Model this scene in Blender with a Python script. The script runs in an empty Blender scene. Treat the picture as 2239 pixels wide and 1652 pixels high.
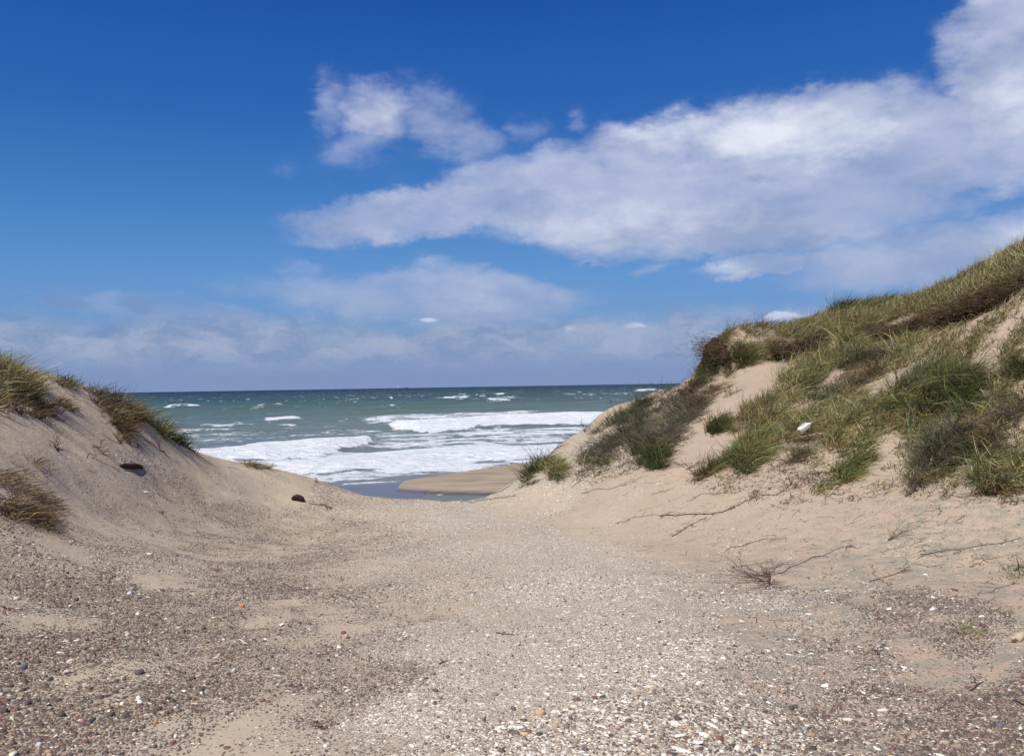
import bpy, math, random
import numpy as np
from mathutils import Vector, Matrix, Euler
random.seed(7)
rng = np.random.default_rng(7)
scn = bpy.context.scene
COL = scn.collection
R = math.radians

# ------------------------------------------------------------------ camera
EYE = np.array([0.0, 0.0, 1.62])
FPX = 800.0                      # focal length in pixels of a 1024 wide frame
PITCH, ROLL = R(0.58), R(0.95)
cam_d = bpy.data.cameras.new('camera')
cam_d.sensor_width = 36.0
cam_d.lens = 36.0 * FPX / 1024.0
cam_d.clip_start = 0.05
cam_d.clip_end = 90000.0
cam = bpy.data.objects.new('camera', cam_d)
COL.objects.link(cam)
CM = Matrix.Rotation(R(90) + PITCH, 3, 'X') @ Matrix.Rotation(-ROLL, 3, 'Z')
cam.matrix_world = Matrix.Translation(Vector(EYE)) @ CM.to_4x4()
scn.camera = cam
CMn = np.array(CM)

# ------------------------------------------------------------------ sun, exposure
SUN_EL, SUN_AZ = R(59), R(-140)       # azimuth from +Y towards +X: the sun stands high to the left, a little behind
sd = np.array([math.sin(SUN_AZ) * math.cos(SUN_EL), math.cos(SUN_AZ) * math.cos(SUN_EL), math.sin(SUN_EL)])
sun_d = bpy.data.lights.new('sun', 'SUN')
sun_d.energy = 4.3
sun_d.angle = R(0.55)
sun_d.color = (1.0, 0.935, 0.83)
sun = bpy.data.objects.new('sun', sun_d)
COL.objects.link(sun)
sun.rotation_euler = Vector(sd).to_track_quat('Z', 'Y').to_euler()
scn.view_settings.view_transform = 'Standard'
scn.view_settings.look = 'None'
scn.view_settings.gamma = 1.0
scn.view_settings.exposure = 0.0
scn.view_settings.use_curve_mapping = False
scn.cycles.max_bounces = 5
scn.cycles.diffuse_bounces = 2
scn.cycles.glossy_bounces = 2
scn.cycles.transmission_bounces = 2
scn.cycles.transparent_max_bounces = 4

# ------------------------------------------------------------------ node helper
class NT:
    def __init__(s, tree):
        s.t = tree
        s.n = tree.nodes
        s.l = tree.links
        s.n.clear()
    def add(s, kind, **kw):
        nd = s.n.new(kind)
        ins = kw.pop('ins', {})
        for k, v in kw.items():
            setattr(nd, k, v)
        for k, v in ins.items():
            s.put(nd, k, v)
        return nd
    def put(s, nd, k, v):
        sock = nd.inputs[k]
        if isinstance(v, bpy.types.NodeSocket):
            s.l.new(v, sock)
        else:
            sock.default_value = v
    def math(s, op, a, b=0.0, c=None, clamp=False):
        nd = s.add('ShaderNodeMath', operation=op, use_clamp=clamp)
        s.put(nd, 0, a)
        s.put(nd, 1, b)
        if c is not None:
            s.put(nd, 2, c)
        return nd.outputs[0]
    def vmath(s, op, a, b=None, out=0):
        nd = s.add('ShaderNodeVectorMath', operation=op)
        s.put(nd, 0, a)
        if b is not None:
            if op == 'SCALE':
                s.put(nd, 'Scale', b)
            else:
                s.put(nd, 1, b)
        return nd.outputs[out]
    def rng(s, v, a, b, c=0.0, d=1.0, smooth=True):
        nd = s.add('ShaderNodeMapRange', interpolation_type='SMOOTHSTEP' if smooth else 'LINEAR')
        for k, x in zip((0, 1, 2, 3, 4), (v, a, b, c, d)):
            s.put(nd, k, x)
        return nd.outputs[0]
    def mix(s, f, a, b, blend='MIX'):
        nd = s.add('ShaderNodeMix', data_type='RGBA', blend_type=blend)
        s.put(nd, 0, f)
        for k, x in ((6, a), (7, b)):
            if isinstance(x, tuple) and len(x) == 3:
                x = x + (1.0,)
            s.put(nd, k, x)
        return nd.outputs[2]
    def noise(s, vec, scale, detail=3.0, rough=0.5, dist=0.0, out='Fac', dim='3D'):
        nd = s.add('ShaderNodeTexNoise', noise_dimensions=dim)
        s.put(nd, 'Vector', vec)
        s.put(nd, 'Scale', scale)
        s.put(nd, 'Detail', detail)
        s.put(nd, 'Roughness', rough)
        s.put(nd, 'Distortion', dist)
        return nd.outputs[out]
    def ramp(s, f, stops, interp='LINEAR'):
        nd = s.add('ShaderNodeValToRGB')
        cr = nd.color_ramp
        cr.interpolation = interp
        while len(cr.elements) < len(stops):
            cr.elements.new(0.5)
        for e, (p, c) in zip(cr.elements, stops):
            e.position = p
            e.color = tuple(c) + (1.0,) if len(c) == 3 else c
        s.put(nd, 0, f)
        return nd.outputs[0]
    def attr(s, name, out='Fac'):
        return s.add('ShaderNodeAttribute', attribute_name=name).outputs[out]

def srgb(r, g, b):
    def f(c):
        c /= 255.0
        return c / 12.92 if c <= 0.04045 else ((c + 0.055) / 1.055) ** 2.4
    return (f(r), f(g), f(b))

# a point of the photograph (in its 2239 x 1652 display) as a direction, and back
K = 1024.0 / 2239.0
def rays(dx, dy):
    dx = np.atleast_1d(np.asarray(dx, float)) * K
    dy = np.atleast_1d(np.asarray(dy, float)) * K
    v = np.stack([(dx - 512) / FPX, -(dy - 377.5) / FPX, -np.ones_like(dx)], 1)
    v = v @ CMn.T
    return v / v[:, 1:2]
def P(dx, dy, depth):
    return EYE + rays(dx, dy)[0] * depth
def on_plane(dx, dy, z):
    v = rays(dx, dy)
    t = (z - EYE[2]) / v[:, 2]
    return EYE + v * t[:, None]
def project(p):
    q = (np.asarray(p) - EYE) @ CMn
    return np.stack([(512 + FPX * q[:, 0] / -q[:, 2]) / K, (377.5 - FPX * q[:, 1] / -q[:, 2]) / K], 1)

# ------------------------------------------------------------------ sky
SKY_STRENGTH = 0.10
def build_world():
    w = bpy.data.worlds.new('World')
    scn.world = w
    w.use_nodes = True
    n = NT(w.node_tree)
    out = n.add('ShaderNodeOutputWorld')
    bg = n.add('ShaderNodeBackground', ins={'Strength': SKY_STRENGTH})
    n.l.new(bg.outputs[0], out.inputs[0])
    sky = n.add('ShaderNodeTexSky', sky_type='NISHITA')
    sky.sun_disc = False
    sky.sun_elevation = SUN_EL
    sky.sun_rotation = SUN_AZ
    sky.air_density = 1.0
    sky.dust_density = 0.3
    sky.ozone_density = 2.5
    d = n.add('ShaderNodeTexCoord').outputs['Generated']
    sx = n.add('ShaderNodeSeparateXYZ', ins={0: d})
    X, Y, Z = sx.outputs
    az = n.math('ARCTAN2', X, Y)                      # 0 ahead (over the sea), + to the right
    hy = n.math('SQRT', n.math('ADD', n.math('MULTIPLY', X, X), n.math('MULTIPLY', Y, Y)))
    el = n.math('ARCTAN2', Z, hy)
    # deep clear blue: saturate the physical sky, more with height
    clear = n.ramp(n.math('MULTIPLY', el, 1.0 / 1.57, clamp=True),
                   [(0.0, srgb(132, 154, 192)), (0.035, srgb(116, 153, 202)), (0.085, srgb(96, 148, 208)), (0.14, srgb(66, 126, 196)), (0.20, srgb(40, 102, 182)),
                    (0.29, srgb(20, 80, 164)), (0.5, srgb(18, 66, 148)), (1.0, srgb(16, 58, 138))])
    left = n.rng(az, -.1, -.62, 0, .28)
    clear = n.mix(left, clear, n.vmath('MULTIPLY', clear, (.60, .84, .90)))
    base = n.mix(0.93, sky.outputs[0], n.vmath('SCALE', clear, 1.0 / SKY_STRENGTH))
    blue = base
    vec = n.add('ShaderNodeCombineXYZ', ins={0: az, 1: el, 2: 0.0}).outputs[0]
    # domain warp, stretched sideways near the horizon
    st = n.add('ShaderNodeCombineXYZ', ins={0: n.math('MULTIPLY', az, 0.55), 1: n.math('MULTIPLY', el, 1.15), 2: 0.3}).outputs[0]
    w1 = n.vmath('SUBTRACT', n.noise(st, 9.0, 4, 0.55, out='Color'), (0.5, 0.5, 0.5))
    w2 = n.vmath('SUBTRACT', n.noise(st, 34.0, 4, 0.6, out='Color'), (0.5, 0.5, 0.5))
    w3 = n.vmath('SUBTRACT', n.noise(vec, 95.0, 3, 0.6, out='Color'), (0.5, 0.5, 0.5))
    warp = n.vmath('ADD', n.vmath('MULTIPLY', w1, (0.11, 0.055, 0)), n.vmath('MULTIPLY', w2, (0.055, 0.040, 0)))
    warp = n.vmath('ADD', warp, n.vmath('MULTIPLY', w3, (0.014, 0.010, 0)))
    wv = n.vmath('ADD', vec, warp)
    fine = n.noise(st, 22.0, 7, 0.58)
    soft = n.noise(st, 7.0, 5, 0.55)
    def blob(px, py, rx, ry, rot, inner=0.25, src=wv, amp=1.0):
        q = rays(px, py)[0]
        a = math.atan2(q[0], q[1]); e = math.atan2(q[2], math.hypot(q[0], q[1]))
        m = n.add('ShaderNodeMapping', vector_type='TEXTURE', ins={'Vector': src, 'Location': (a, e, 0), 'Rotation': (0, 0, R(rot)),
                  'Scale': (rx * K / FPX, ry * K / FPX, 1)})
        return n.rng(n.vmath('LENGTH', m.outputs[0], out=1), inner, 1.0, amp, 0.0)
    def union(lst):
        r = lst[0]
        for b in lst[1:]:
            r = n.math('MAXIMUM', r, b)
        return r
    body = union([
        blob(712, 225, 85, 110, 0, .1, amp=.66), blob(830, 235, 175, 110, -10, .2, amp=.9), blob(975, 265, 190, 115, -35, .1, amp=.78), blob(800, 315, 190, 90, 25, .0, amp=.66),
        blob(1050, 330, 130, 110, -30, .0, amp=.6), blob(610, 385, 80, 50, 0, 0, amp=.28),
        blob(1150, 300, 90, 60, 0, 0, amp=.5), blob(1250, 265, 60, 45, 0, 0, amp=.5),
        blob(1480, 335, 290, 135, 0, .45, amp=.95), blob(1800, 345, 450, 175, -2, .5, amp=1.0),
        blob(1500, 455, 700, 135, -3, .45, amp=1.0), blob(930, 468, 420, 72, 6, .35, amp=.9), blob(1130, 400, 330, 80, 12, .3, amp=.85),
        blob(2300, 120, 235, 230, 30, .55, amp=1.0), blob(2240, 325, 260, 105, 0, .4, amp=.9),
        blob(1450, 420, 950, 260, -4, .1, amp=.30), blob(860, 290, 330, 190, 0, .1, amp=.26), blob(1740, 200, 60, 40, 20, .1, amp=.5), blob(1880, 210, 150, 60, 0, .1, amp=.7),
        blob(2100, 540, 560, 110, 4, .3, amp=.85), blob(1640, 580, 180, 45, 5, .4, amp=.9), blob(1400, 585, 80, 35, 10, .1, amp=.5), blob(1290, 565, 100, 16, 0, .1, amp=.5),
        blob(900, 648, 560, 88, -2, .35, amp=.62), blob(1080, 640, 260, 84, -6, .3, amp=.72), blob(300, 670, 320, 55, 0, .2, amp=.42), blob(650, 580, 90, 34, 0, .1, amp=.45), blob(980, 585, 110, 40, 0, .1, amp=.5), blob(130, 665, 90, 40, 0, 0, amp=.35), blob(1320, 745, 320, 60, 3, .3, amp=.5), blob(1590, 690, 90, 45, 10, .2, amp=.5)])
    lob = n.math('MULTIPLY', n.math('SUBTRACT', n.noise(n.vmath('MULTIPLY', wv, (1, 1.6, 1)), 7.0, 5, .55), .5), .10)
    veil = n.rng(n.math('ADD', el, lob), 0.065, 0.098, 1.0, 0.0)
    veil = n.math('MULTIPLY', veil, n.rng(n.noise(wv, 9.0, 4, 0.55), 0.25, 0.5, 0.80, 1.0))
    # generic broken cloud elsewhere on the sky, outside the traced part
    far = n.rng(n.math('ABSOLUTE', az), 0.62, 0.95)
    far = n.math('MAXIMUM', far, n.rng(el, 0.55, 0.8))
    far = n.math('MAXIMUM', far, n.rng(Y, 0.1, -0.2))
    sph = n.vmath('MULTIPLY', d, (1.0, 1.0, 2.2))
    generic = n.math('MULTIPLY', n.rng(n.noise(sph, 2.6, 6, 0.55), 0.52, 0.68, 0, 0.9), far)
    body = n.math('MAXIMUM', body, generic)
    # erode edges with noise
    ero = n.math('ADD', n.math('MULTIPLY', fine, 0.62), n.math('MULTIPLY', soft, 0.38))
    dens = n.math('ADD', body, n.math('MULTIPLY', n.math('SUBTRACT', ero, 0.5), 1.5))
    dens = n.math('MULTIPLY', n.rng(dens, 0.0, 1.08), n.rng(body, 0.0, 0.5))
    dens = n.math('MULTIPLY', dens, 0.93)
    bright = union([blob(1420, 275, 200, 70, -4, .1, amp=.9), blob(1650, 300, 260, 75, -4, .1, amp=.95), blob(1820, 310, 200, 60, 0, .1, amp=.75),
                    blob(840, 235, 120, 75, 0, .1, amp=.45), blob(700, 185, 50, 60, 0, .1, amp=.30), blob(1570, 583, 95, 36, 8, .2, amp=.75), blob(1060, 655, 75, 38, 0, .1, amp=.55),
                    blob(2230, 190, 130, 200, 25, .1, amp=.45), blob(1400, 480, 330, 60, 0, .1, amp=.40), blob(2190, 520, 200, 45, 5, .1, amp=.45)])
    br = n.math('ADD', bright, n.math('MULTIPLY', n.math('SUBTRACT', ero, 0.47), 1.5), clamp=True)
    br = n.math('MULTIPLY', br, n.rng(el, 0.05, 0.20, 0.45, 1.0))
    ccol0 = None
    ccol = n.mix(br, (0.415, 0.475, 0.68), (0.84, 0.87, 0.96))
    # the grey undersides
    under = n.noise(n.vmath('ADD', st, (0.0, 0.02, 0.0)), 12.0, 5, 0.6)
    ccol = n.mix(n.rng(under, 0.47, 0.66, 0, 0.65), ccol, (0.28, 0.355, 0.55))
    inv = 1.0 / SKY_STRENGTH
    ccol = n.mix(n.rng(el, .05, .20, .65, 0), ccol, (0.315, 0.395, 0.585))
    csky = n.vmath('SCALE', ccol, inv)
    vcol = n.mix(n.rng(n.noise(n.vmath('MULTIPLY', wv, (1, 2.4, 1)), 14.0, 6, 0.6), 0.36, 0.66), (0.215, 0.315, 0.515), (0.37, 0.43, 0.59))
    vcol = n.mix(n.rng(el, 0.012, 0.055), srgb(128, 150, 192), vcol)
    vsky = n.vmath('SCALE', vcol, inv)
    s1 = n.mix(n.math('MULTIPLY', veil, 0.95), blue, vsky)
    s2 = n.mix(dens, s1, csky)
    dark = union([blob(130, 665, 60, 24, 0, 0), blob(300, 668, 75, 30, 0, 0), blob(205, 737, 46, 16, 0, 0), blob(600, 735, 50, 14, 0, 0, amp=.7), blob(10, 715, 40, 18, 0, 0, amp=.8), blob(1700, 400, 75, 22, 0, 0, amp=.6)])
    s2 = n.mix(n.math('MULTIPLY', n.rng(n.math('ADD', dark, n.math('MULTIPLY', n.math('SUBTRACT', fine, .5), .8)), .15, .9), n.math('MULTIPLY', n.rng(dark, 0, .25), .55)), s2, n.vmath('SCALE', n.mix(0.0, (0.17, 0.275, 0.50), (1, 1, 1)), inv))
    # small bright heads above the horizon bank
    spots = union([blob(935, 699, 36, 9, 0, .2, amp=.8, src=vec), blob(720, 735, 50, 30, 0, 0, amp=.45), blob(1235, 716, 42, 26, 0, 0, amp=.45), blob(1385, 722, 34, 18, 0, 0, amp=.4),
                   blob(1700, 697, 90, 26, 0, .2, amp=.8)])
    s3 = n.mix(n.math('MULTIPLY', n.rng(spots, 0, .3), n.rng(n.math('ADD', spots, n.math('MULTIPLY', n.math('SUBTRACT', fine, .5), 1.3)), 0.25, 0.95, 0, 0.8)), s2, n.vmath('SCALE', n.mix(0.0, (0.66, 0.72, 0.88), (1, 1, 1)), inv))
    n.l.new(s3, bg.inputs[0])
    w.cycles.sampling_method = 'MANUAL'
    w.cycles.sample_map_resolution = 512
build_world()

# ------------------------------------------------------------------ mesh helpers
def new_mesh(name, verts, faces=None, quads=None, tris=None, smooth=True, mat=None):
    """numpy mesh: verts (n,3), quads (m,4) and/or tris (k,3)"""
    me = bpy.data.meshes.new(name)
    verts = np.ascontiguousarray(verts, np.float32)
    me.vertices.add(len(verts))
    me.vertices.foreach_set('co', verts.ravel())
    loops, starts, tot = [], [], 0
    if quads is not None and len(quads):
        q = np.asarray(quads, np.int32)
        loops.append(q.ravel()); starts.append(np.arange(len(q)) * 4); tot = q.size
    if tris is not None and len(tris):
        t = np.asarray(tris, np.int32)
        loops.append(t.ravel()); starts.append(tot + np.arange(len(t)) * 3)
    loops = np.concatenate(loops).astype(np.int32); starts = np.concatenate(starts).astype(np.int32)
    me.loops.add(len(loops))
    me.loops.foreach_set('vertex_index', loops)
    me.polygons.add(len(starts))
    me.polygons.foreach_set('loop_start', starts)
    me.update(calc_edges=True)
    me.polygons.foreach_set('use_smooth', np.full(len(starts), smooth))
    if mat:
        me.materials.append(mat)
    return me
def vattr(me, name, vals):
    vals = np.asarray(vals, np.float32)
    if vals.ndim == 1:
        a = me.attributes.new(name, 'FLOAT', 'POINT')
        a.data.foreach_set('value', vals)
    else:
        a = me.attributes.new(name, 'FLOAT_COLOR', 'POINT')
        if vals.shape[1] == 3:
            vals = np.concatenate([vals, np.ones((len(vals), 1), np.float32)], 1)
        a.data.foreach_set('color', np.ascontiguousarray(vals).ravel())
def link(name, me, parent=None, loc=None, label=None, cat=None, group=None, kind=None):
    o = bpy.data.objects.new(name, me)
    COL.objects.link(o)
    if parent:
        o.parent = parent
    if loc is not None:
        o.location = loc
    if label: o['label'] = label
    if cat: o['category'] = cat
    if group: o['group'] = group
    if kind: o['kind'] = kind
    return o
# value noise on numpy arrays
_T = np.random.default_rng(3).random((256, 256)).astype(np.float32)
def vnoise(x, y):
    xi = np.floor(x).astype(int); yi = np.floor(y).astype(int)
    fx = x - xi; fy = y - yi
    fx = fx * fx * fx * (fx * (fx * 6 - 15) + 10); fy = fy * fy * fy * (fy * (fy * 6 - 15) + 10)
    a = _T[xi & 255, yi & 255]; b = _T[(xi + 1) & 255, yi & 255]
    c = _T[xi & 255, (yi + 1) & 255]; d = _T[(xi + 1) & 255, (yi + 1) & 255]
    return (a * (1 - fx) + b * fx) * (1 - fy) + (c * (1 - fx) + d * fx) * fy
def fbm(x, y, oct=4, g=0.5):
    s = 0; a = 1; t = 0
    for k in range(oct):
        s = s + a * vnoise(x * 2 ** k + 17.3 * k, y * 2 ** k + 5.1 * k); t += a; a *= g
    return s / t - 0.5
def sst(a, b, x):
    t = np.clip((x - a) / (b - a), 0, 1)
    return t * t * (3 - 2 * t)
# ------------------------------------------------------------------ shape of the ground
SEA = -5.0
CP = []
def cp(*pts):
    for (dx, dy, dep) in pts:
        CP.append(P(dx, dy, dep))
def cw(*pts):
    for p in pts:
        CP.append(np.array(p, float))
# floor of the gap
cw((0, 0, .05), (-2, 0, .1), (2, 0, .1), (-1.6, 3.4, .02), (0, 3.4, 0), (1.8, 3.4, 0), (0, 5.5, -.13), (-.5, 8, -.3), (1.5, 8, -.3), (0, 12, -.55), (1, 15.5, -.80), (-1.5, 15.5, -.78),
   (-2.8, 3.5, .12), (3.2, 3.5, .02), (0, -5, .3), (-5, -4, 1.2), (5, -4, 1.2), (-6, 2.5, .95), (7, 2.5, 1.0), (-9, 0, 2.2), (10, 0, 2.6))
cp((950, 1096, 18), (1045, 1092, 18), (870, 1091, 18.2), (790, 1081, 18.6))
# left dune
cp((0, 1300, 5.9), (60, 1170, 7.5), (0, 1150, 7.4), (0, 1060, 8.2), (0, 980, 9.2), (0, 880, 11.2), (100, 1000, 10), (100, 1100, 8.8), (200, 1000, 11.5), (200, 1100, 10.1), (200, 1200, 8.0), (300, 1020, 13), (350, 1080, 12.9),
   (200, 920, 13.2), (400, 1150, 11.5), (560, 1080, 16.3), (640, 1088, 16.5), (500, 1040, 16.3), (400, 1010, 15.2), (550, 1200, 10.5))
LC = [(0, 798, 12.6), (130, 826, 14), (200, 853, 15), (280, 890, 15.6), (350, 925, 16.2), (430, 985, 17), (520, 1011, 18), (600, 1026, 18.6), (680, 1045, 18.9)]
cp(*LC)
for (dx, dy, dep) in LC[2:]:
    c = P(dx, dy, dep)
    cw((c[0] - .6, c[1] + 1.3, c[2] - .45), (c[0] - 1.2, c[1] + 3.2, c[2] - 2.0))
for (dx, dy, dep) in LC[:2]:
    c = P(dx, dy, dep)
    cw((c[0] - 1.2, c[1] + 1.5, c[2] - .15), (c[0] - 3, c[1] + 3.6, c[2] - .5))
cw((-12, 8, 2.6), (-14, 14, 3.0), (-11, 3, 2.6))
# right dune
RC = [(1110, 1058, 18.3), (1170, 1022, 18.8), (1240, 978, 19.3), (1300, 938, 19.8), (1350, 906, 20.3), (1400, 872, 20.8), (1440, 853, 21.2), (1500, 827, 21.8), (1545, 790, 22.2)]
cp(*RC)
for (dx, dy, dep) in RC:
    c = P(dx, dy, dep)
    cw((c[0] - .2, c[1] + 1.4, c[2] - .6), (c[0] - .5, c[1] + 3.6, c[2] - 2.6))
TC = [(1575, 725, 22.4), (1640, 714, 22.4), (1715, 716, 22.2), (1780, 690, 22.8), (1880, 661, 22.8), (2000, 650, 22), (2080, 618, 21), (2140, 588, 20), (2239, 530, 18), (2330, 490, 16.5)]
cp(*TC)
for (dx, dy, dep) in TC:
    c = P(dx, dy, dep)
    cw((c[0] + .4, c[1] + 1.8, c[2] - .10), (c[0] + 1.2, c[1] + 4.2, c[2] - .9))
cp((1170, 1063, 16.6), (1300, 1065, 15.2), (1300, 1010, 16.9), (1430, 1040, 14.0), (1430, 940, 17.6), (1500, 890, 19.3), (1600, 1050, 12.7), (1600, 950, 15.4), (1640, 850, 18.4), (1680, 765, 20.9),
   (1700, 1150, 10.2), (1800, 1060, 11.2), (1800, 950, 13.6), (1800, 850, 16.2), (1800, 765, 19.2), (2000, 1150, 9.0), (2000, 1050, 10.3), (2000, 950, 12), (2000, 850, 14), (2000, 750, 16.6), (2000, 690, 19.3),
   (2200, 1250, 7.3), (2200, 1150, 8.2), (2200, 1050, 9.2), (2200, 950, 10.4), (2200, 850, 11.9), (2200, 750, 13.5), (2200, 650, 15.2), (1300, 1150, 12.3), (1500, 1150, 11.4), (1500, 1300, 7.2),
   (1700, 1300, 7.1), (2000, 1300, 6.6), (2239, 1400, 5.3), (1850, 1220, 8.5))
cw((14, 8, 4.6), (15, 14, 5.2), (12, 4, 3.4))
# slope down to the beach behind the lip
cw((0, 21, -2.3), (-2, 21, -2.1), (1.5, 21.3, -2.3), (0, 25, -4.0), (-5, 25.5, -4.0), (6, 27.5, -3.6), (-10, 25, -2.2), (12, 29, -2.5), (0, 29, -4.9))
CPa = np.array(CP)
def tps_fit(p, v, lam):
    n = len(p)
    d = np.linalg.norm(p[:, None] - p[None], axis=2)
    Kk = np.where(d > 0, d * d * np.log(d + 1e-9), 0)
    A = np.zeros((n + 3, n + 3))
    A[:n, :n] = Kk + lam * np.eye(n)
    A[:n, n] = 1; A[:n, n + 1:] = p; A[n, :n] = 1; A[n + 1:, :n] = p.T
    return np.linalg.solve(A, np.concatenate([v, np.zeros(3)]))
_C = tps_fit(CPa[:, :2], CPa[:, 2], 0.06)
_pt = CPa[:, :2]
def tps(x, y):
    x = np.asarray(x, float).ravel(); y = np.asarray(y, float).ravel()
    out = np.empty(len(x))
    for i in range(0, len(x), 20000):
        xx = x[i:i + 20000]; yy = y[i:i + 20000]
        d2 = (xx[:, None] - _pt[None, :, 0]) ** 2 + (yy[:, None] - _pt[None, :, 1]) ** 2
        out[i:i + 20000] = (0.5 * d2 * np.log(d2 + 1e-12)) @ _C[:-3] + _C[-3] + _C[-2] * xx + _C[-1] * yy
    return out
SB = on_plane([862, 885, 905, 1006, 1130, 1260, 1400], [1077, 1052, 1048, 1032, 1014, 998, 985], SEA)[:, :2]   # seaward edge of the sand bar
def beach(x, y):
    """sand bar and pools in front of the surf"""
    base = -4.9 - 0.35 * sst(26, 40, y)
    ye = np.interp(x, SB[:, 0], SB[:, 1])                     # seaward rim
    yn = np.interp(x, [-7.5, -6.5, -4, -1, 3, 12, 40], [51.3, 50.6, 49.4, 48.7, 48.4, 47, 40])   # landward rim
    bar = np.minimum(sst(-1.5, 2.6, ye - y), sst(-1.6, 1.6, y - yn)) * sst(-9.2, -7.4, x)
    z = base + bar * 0.52
    ysea = np.interp(x, [-60, -30, -12, -7.5], [52, 53.5, 55.0, 56.6])
    ys = np.where(x < SB[0, 0], ysea, ye + 1.5)
    z = z - sst(0, 60, y - ys) * 3.0
    # left of the bar: wet flat just under the water
    z = np.where(x < -5.5, np.maximum(z, -4.975 - sst(-1.5, 20, y - ysea) * 2), z)
    return z
def ground_z(x, y, detail=True):
    x = np.asarray(x, float); y = np.asarray(y, float); sh = x.shape
    xf = x.ravel(); yf = y.ravel()
    xc = np.clip(xf, -13, 15); yc = np.clip(yf, -5, 31)
    z = tps(xc, yc)
    out = np.hypot(xf - xc, yf - np.clip(yf, -5, 60))
    z = z + (2.6 + 2.5 * fbm(xf * .05 + 3, yf * .05, 3) - z) * sst(0, 14, out) * (yf < 33)
    edge = 23 + 2.0 * np.maximum(np.abs(xf) - 3, 0) * 0.45
    edge = np.minimum(edge, 31)
    w = sst(edge, edge + 7, yf)
    # seen through nothing but the gap, the foot of the dunes runs along the shore
    zz = z * (1 - w) + beach(xf, yf) * w
    z = np.where(yf > edge, np.minimum(zz, np.maximum(z, beach(xf, yf))), z)
    if detail:
        near = 1 - sst(24, 34, yf)
        z = z + near * (0.10 * fbm(xf * .55, yf * .55, 3) + 0.040 * fbm(xf * 2.3, yf * 2.3, 3) + 0.022 * fbm(xf * 5.5, yf * 4.0, 2))
        lf = sst(-.15, -.35, xf / np.maximum(yf, 3)) * near
        z = z + lf * (0.07 * fbm(xf * 1.2 + yf * .7, yf * 1.6 - xf * .8, 3) + .035 * fbm(xf * 3.5, yf * 3.5 + 7, 3))
        rt = sst(0.12, 0.30, xf / np.maximum(yf, 3)) * near
        rot = xf * 0.8 - yf * 0.6
        z = z + rt * (0.16 * fbm(rot * .9, (xf * .6 + yf * .8) * .45, 3) + 0.05 * fbm(rot * 3.0, (xf * .6 + yf * .8) * 1.6, 3))
    return z.reshape(sh)

def axis(lo, hi, step, far_lo, far_hi, g=1.16):
    a = list(np.arange(lo, hi + 1e-6, step))
    s = step; v = hi
    while v < far_hi:
        s *= g; v += s; a.append(v)
    s = step; v = lo; b = []
    while v > far_lo:
        s *= g; v -= s; b.append(v)
    return np.array(b[::-1] + a)
gx = axis(-11.5, 13.5, 0.085, -700, 700)
gy = axis(2.4, 25.5, 0.085, -300, 27, 1.16)
gy = np.concatenate([gy[gy < 26], np.arange(26, 92, 0.5), np.array([95, 100, 110, 130, 160])])
GX, GY = np.meshgrid(gx, gy)
GZ = ground_z(GX, GY)
SCARP_PX = [[(1540, 760), (1560, 768), (1580, 782), (1600, 800)], [(1690, 752), (1715, 758), (1745, 757), (1775, 742), (1795, 732)],
            [(1895, 716), (1930, 720), (1965, 717), (2000, 703), (2030, 688), (2050, 682), (2085, 670), (2120, 657), (2160, 641), (2200, 623), (2260, 596)]]
def interp_z(x, y):
    """height of the built sheet (bilinear)"""
    x = np.asarray(x, float); y = np.asarray(y, float)
    i = np.clip(np.searchsorted(gx, x) - 1, 0, len(gx) - 2); j = np.clip(np.searchsorted(gy, y) - 1, 0, len(gy) - 2)
    fx = (x - gx[i]) / (gx[i + 1] - gx[i]); fy = (y - gy[j]) / (gy[j + 1] - gy[j])
    return (GZ[j, i] * (1 - fx) + GZ[j, i + 1] * fx) * (1 - fy) + (GZ[j + 1, i] * (1 - fx) + GZ[j + 1, i + 1] * fx) * fy
def hit(dx, dy, tmax=30.0):
    """where the lines of sight through these points of the photograph meet the sand"""
    v = rays(dx, dy)
    t = np.full(len(v), 2.6); res = np.full(len(v), np.nan)
    prev = t.copy(); live = np.ones(len(v), bool)
    tt = 2.6
    while tt < tmax and live.any():
        tn = tt * 1.012
        p = EYE + v * tn
        below = live & (p[:, 2] < interp_z(p[:, 0], p[:, 1]))
        if below.any():
            a = np.full(below.sum(), tt); b = np.full(below.sum(), tn); vb = v[below]
            for _ in range(12):
                m = (a + b) / 2
                q = EYE + vb * m[:, None]
                u = q[:, 2] < interp_z(q[:, 0], q[:, 1])
                b = np.where(u, m, b); a = np.where(u, a, m)
            res[below] = b
            live &= ~below
        tt = tn
    return EYE + v * res[:, None]
def hit1(dx, dy):
    p = hit([dx], [dy])[0]
    k = 0
    while np.isnan(p[0]) and k < 12:
        k += 1
        p = hit([dx], [dy + 5 * k])[0]
    return p
def normal_at(x, y, e=0.12):
    zx = (interp_z(x + e, y) - interp_z(x - e, y)) / (2 * e); zy = (interp_z(x, y + e) - interp_z(x, y - e)) / (2 * e)
    n = np.stack([-zx, -zy, np.ones_like(zx)], -1)
    return n / np.linalg.norm(n, axis=-1, keepdims=True)

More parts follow.
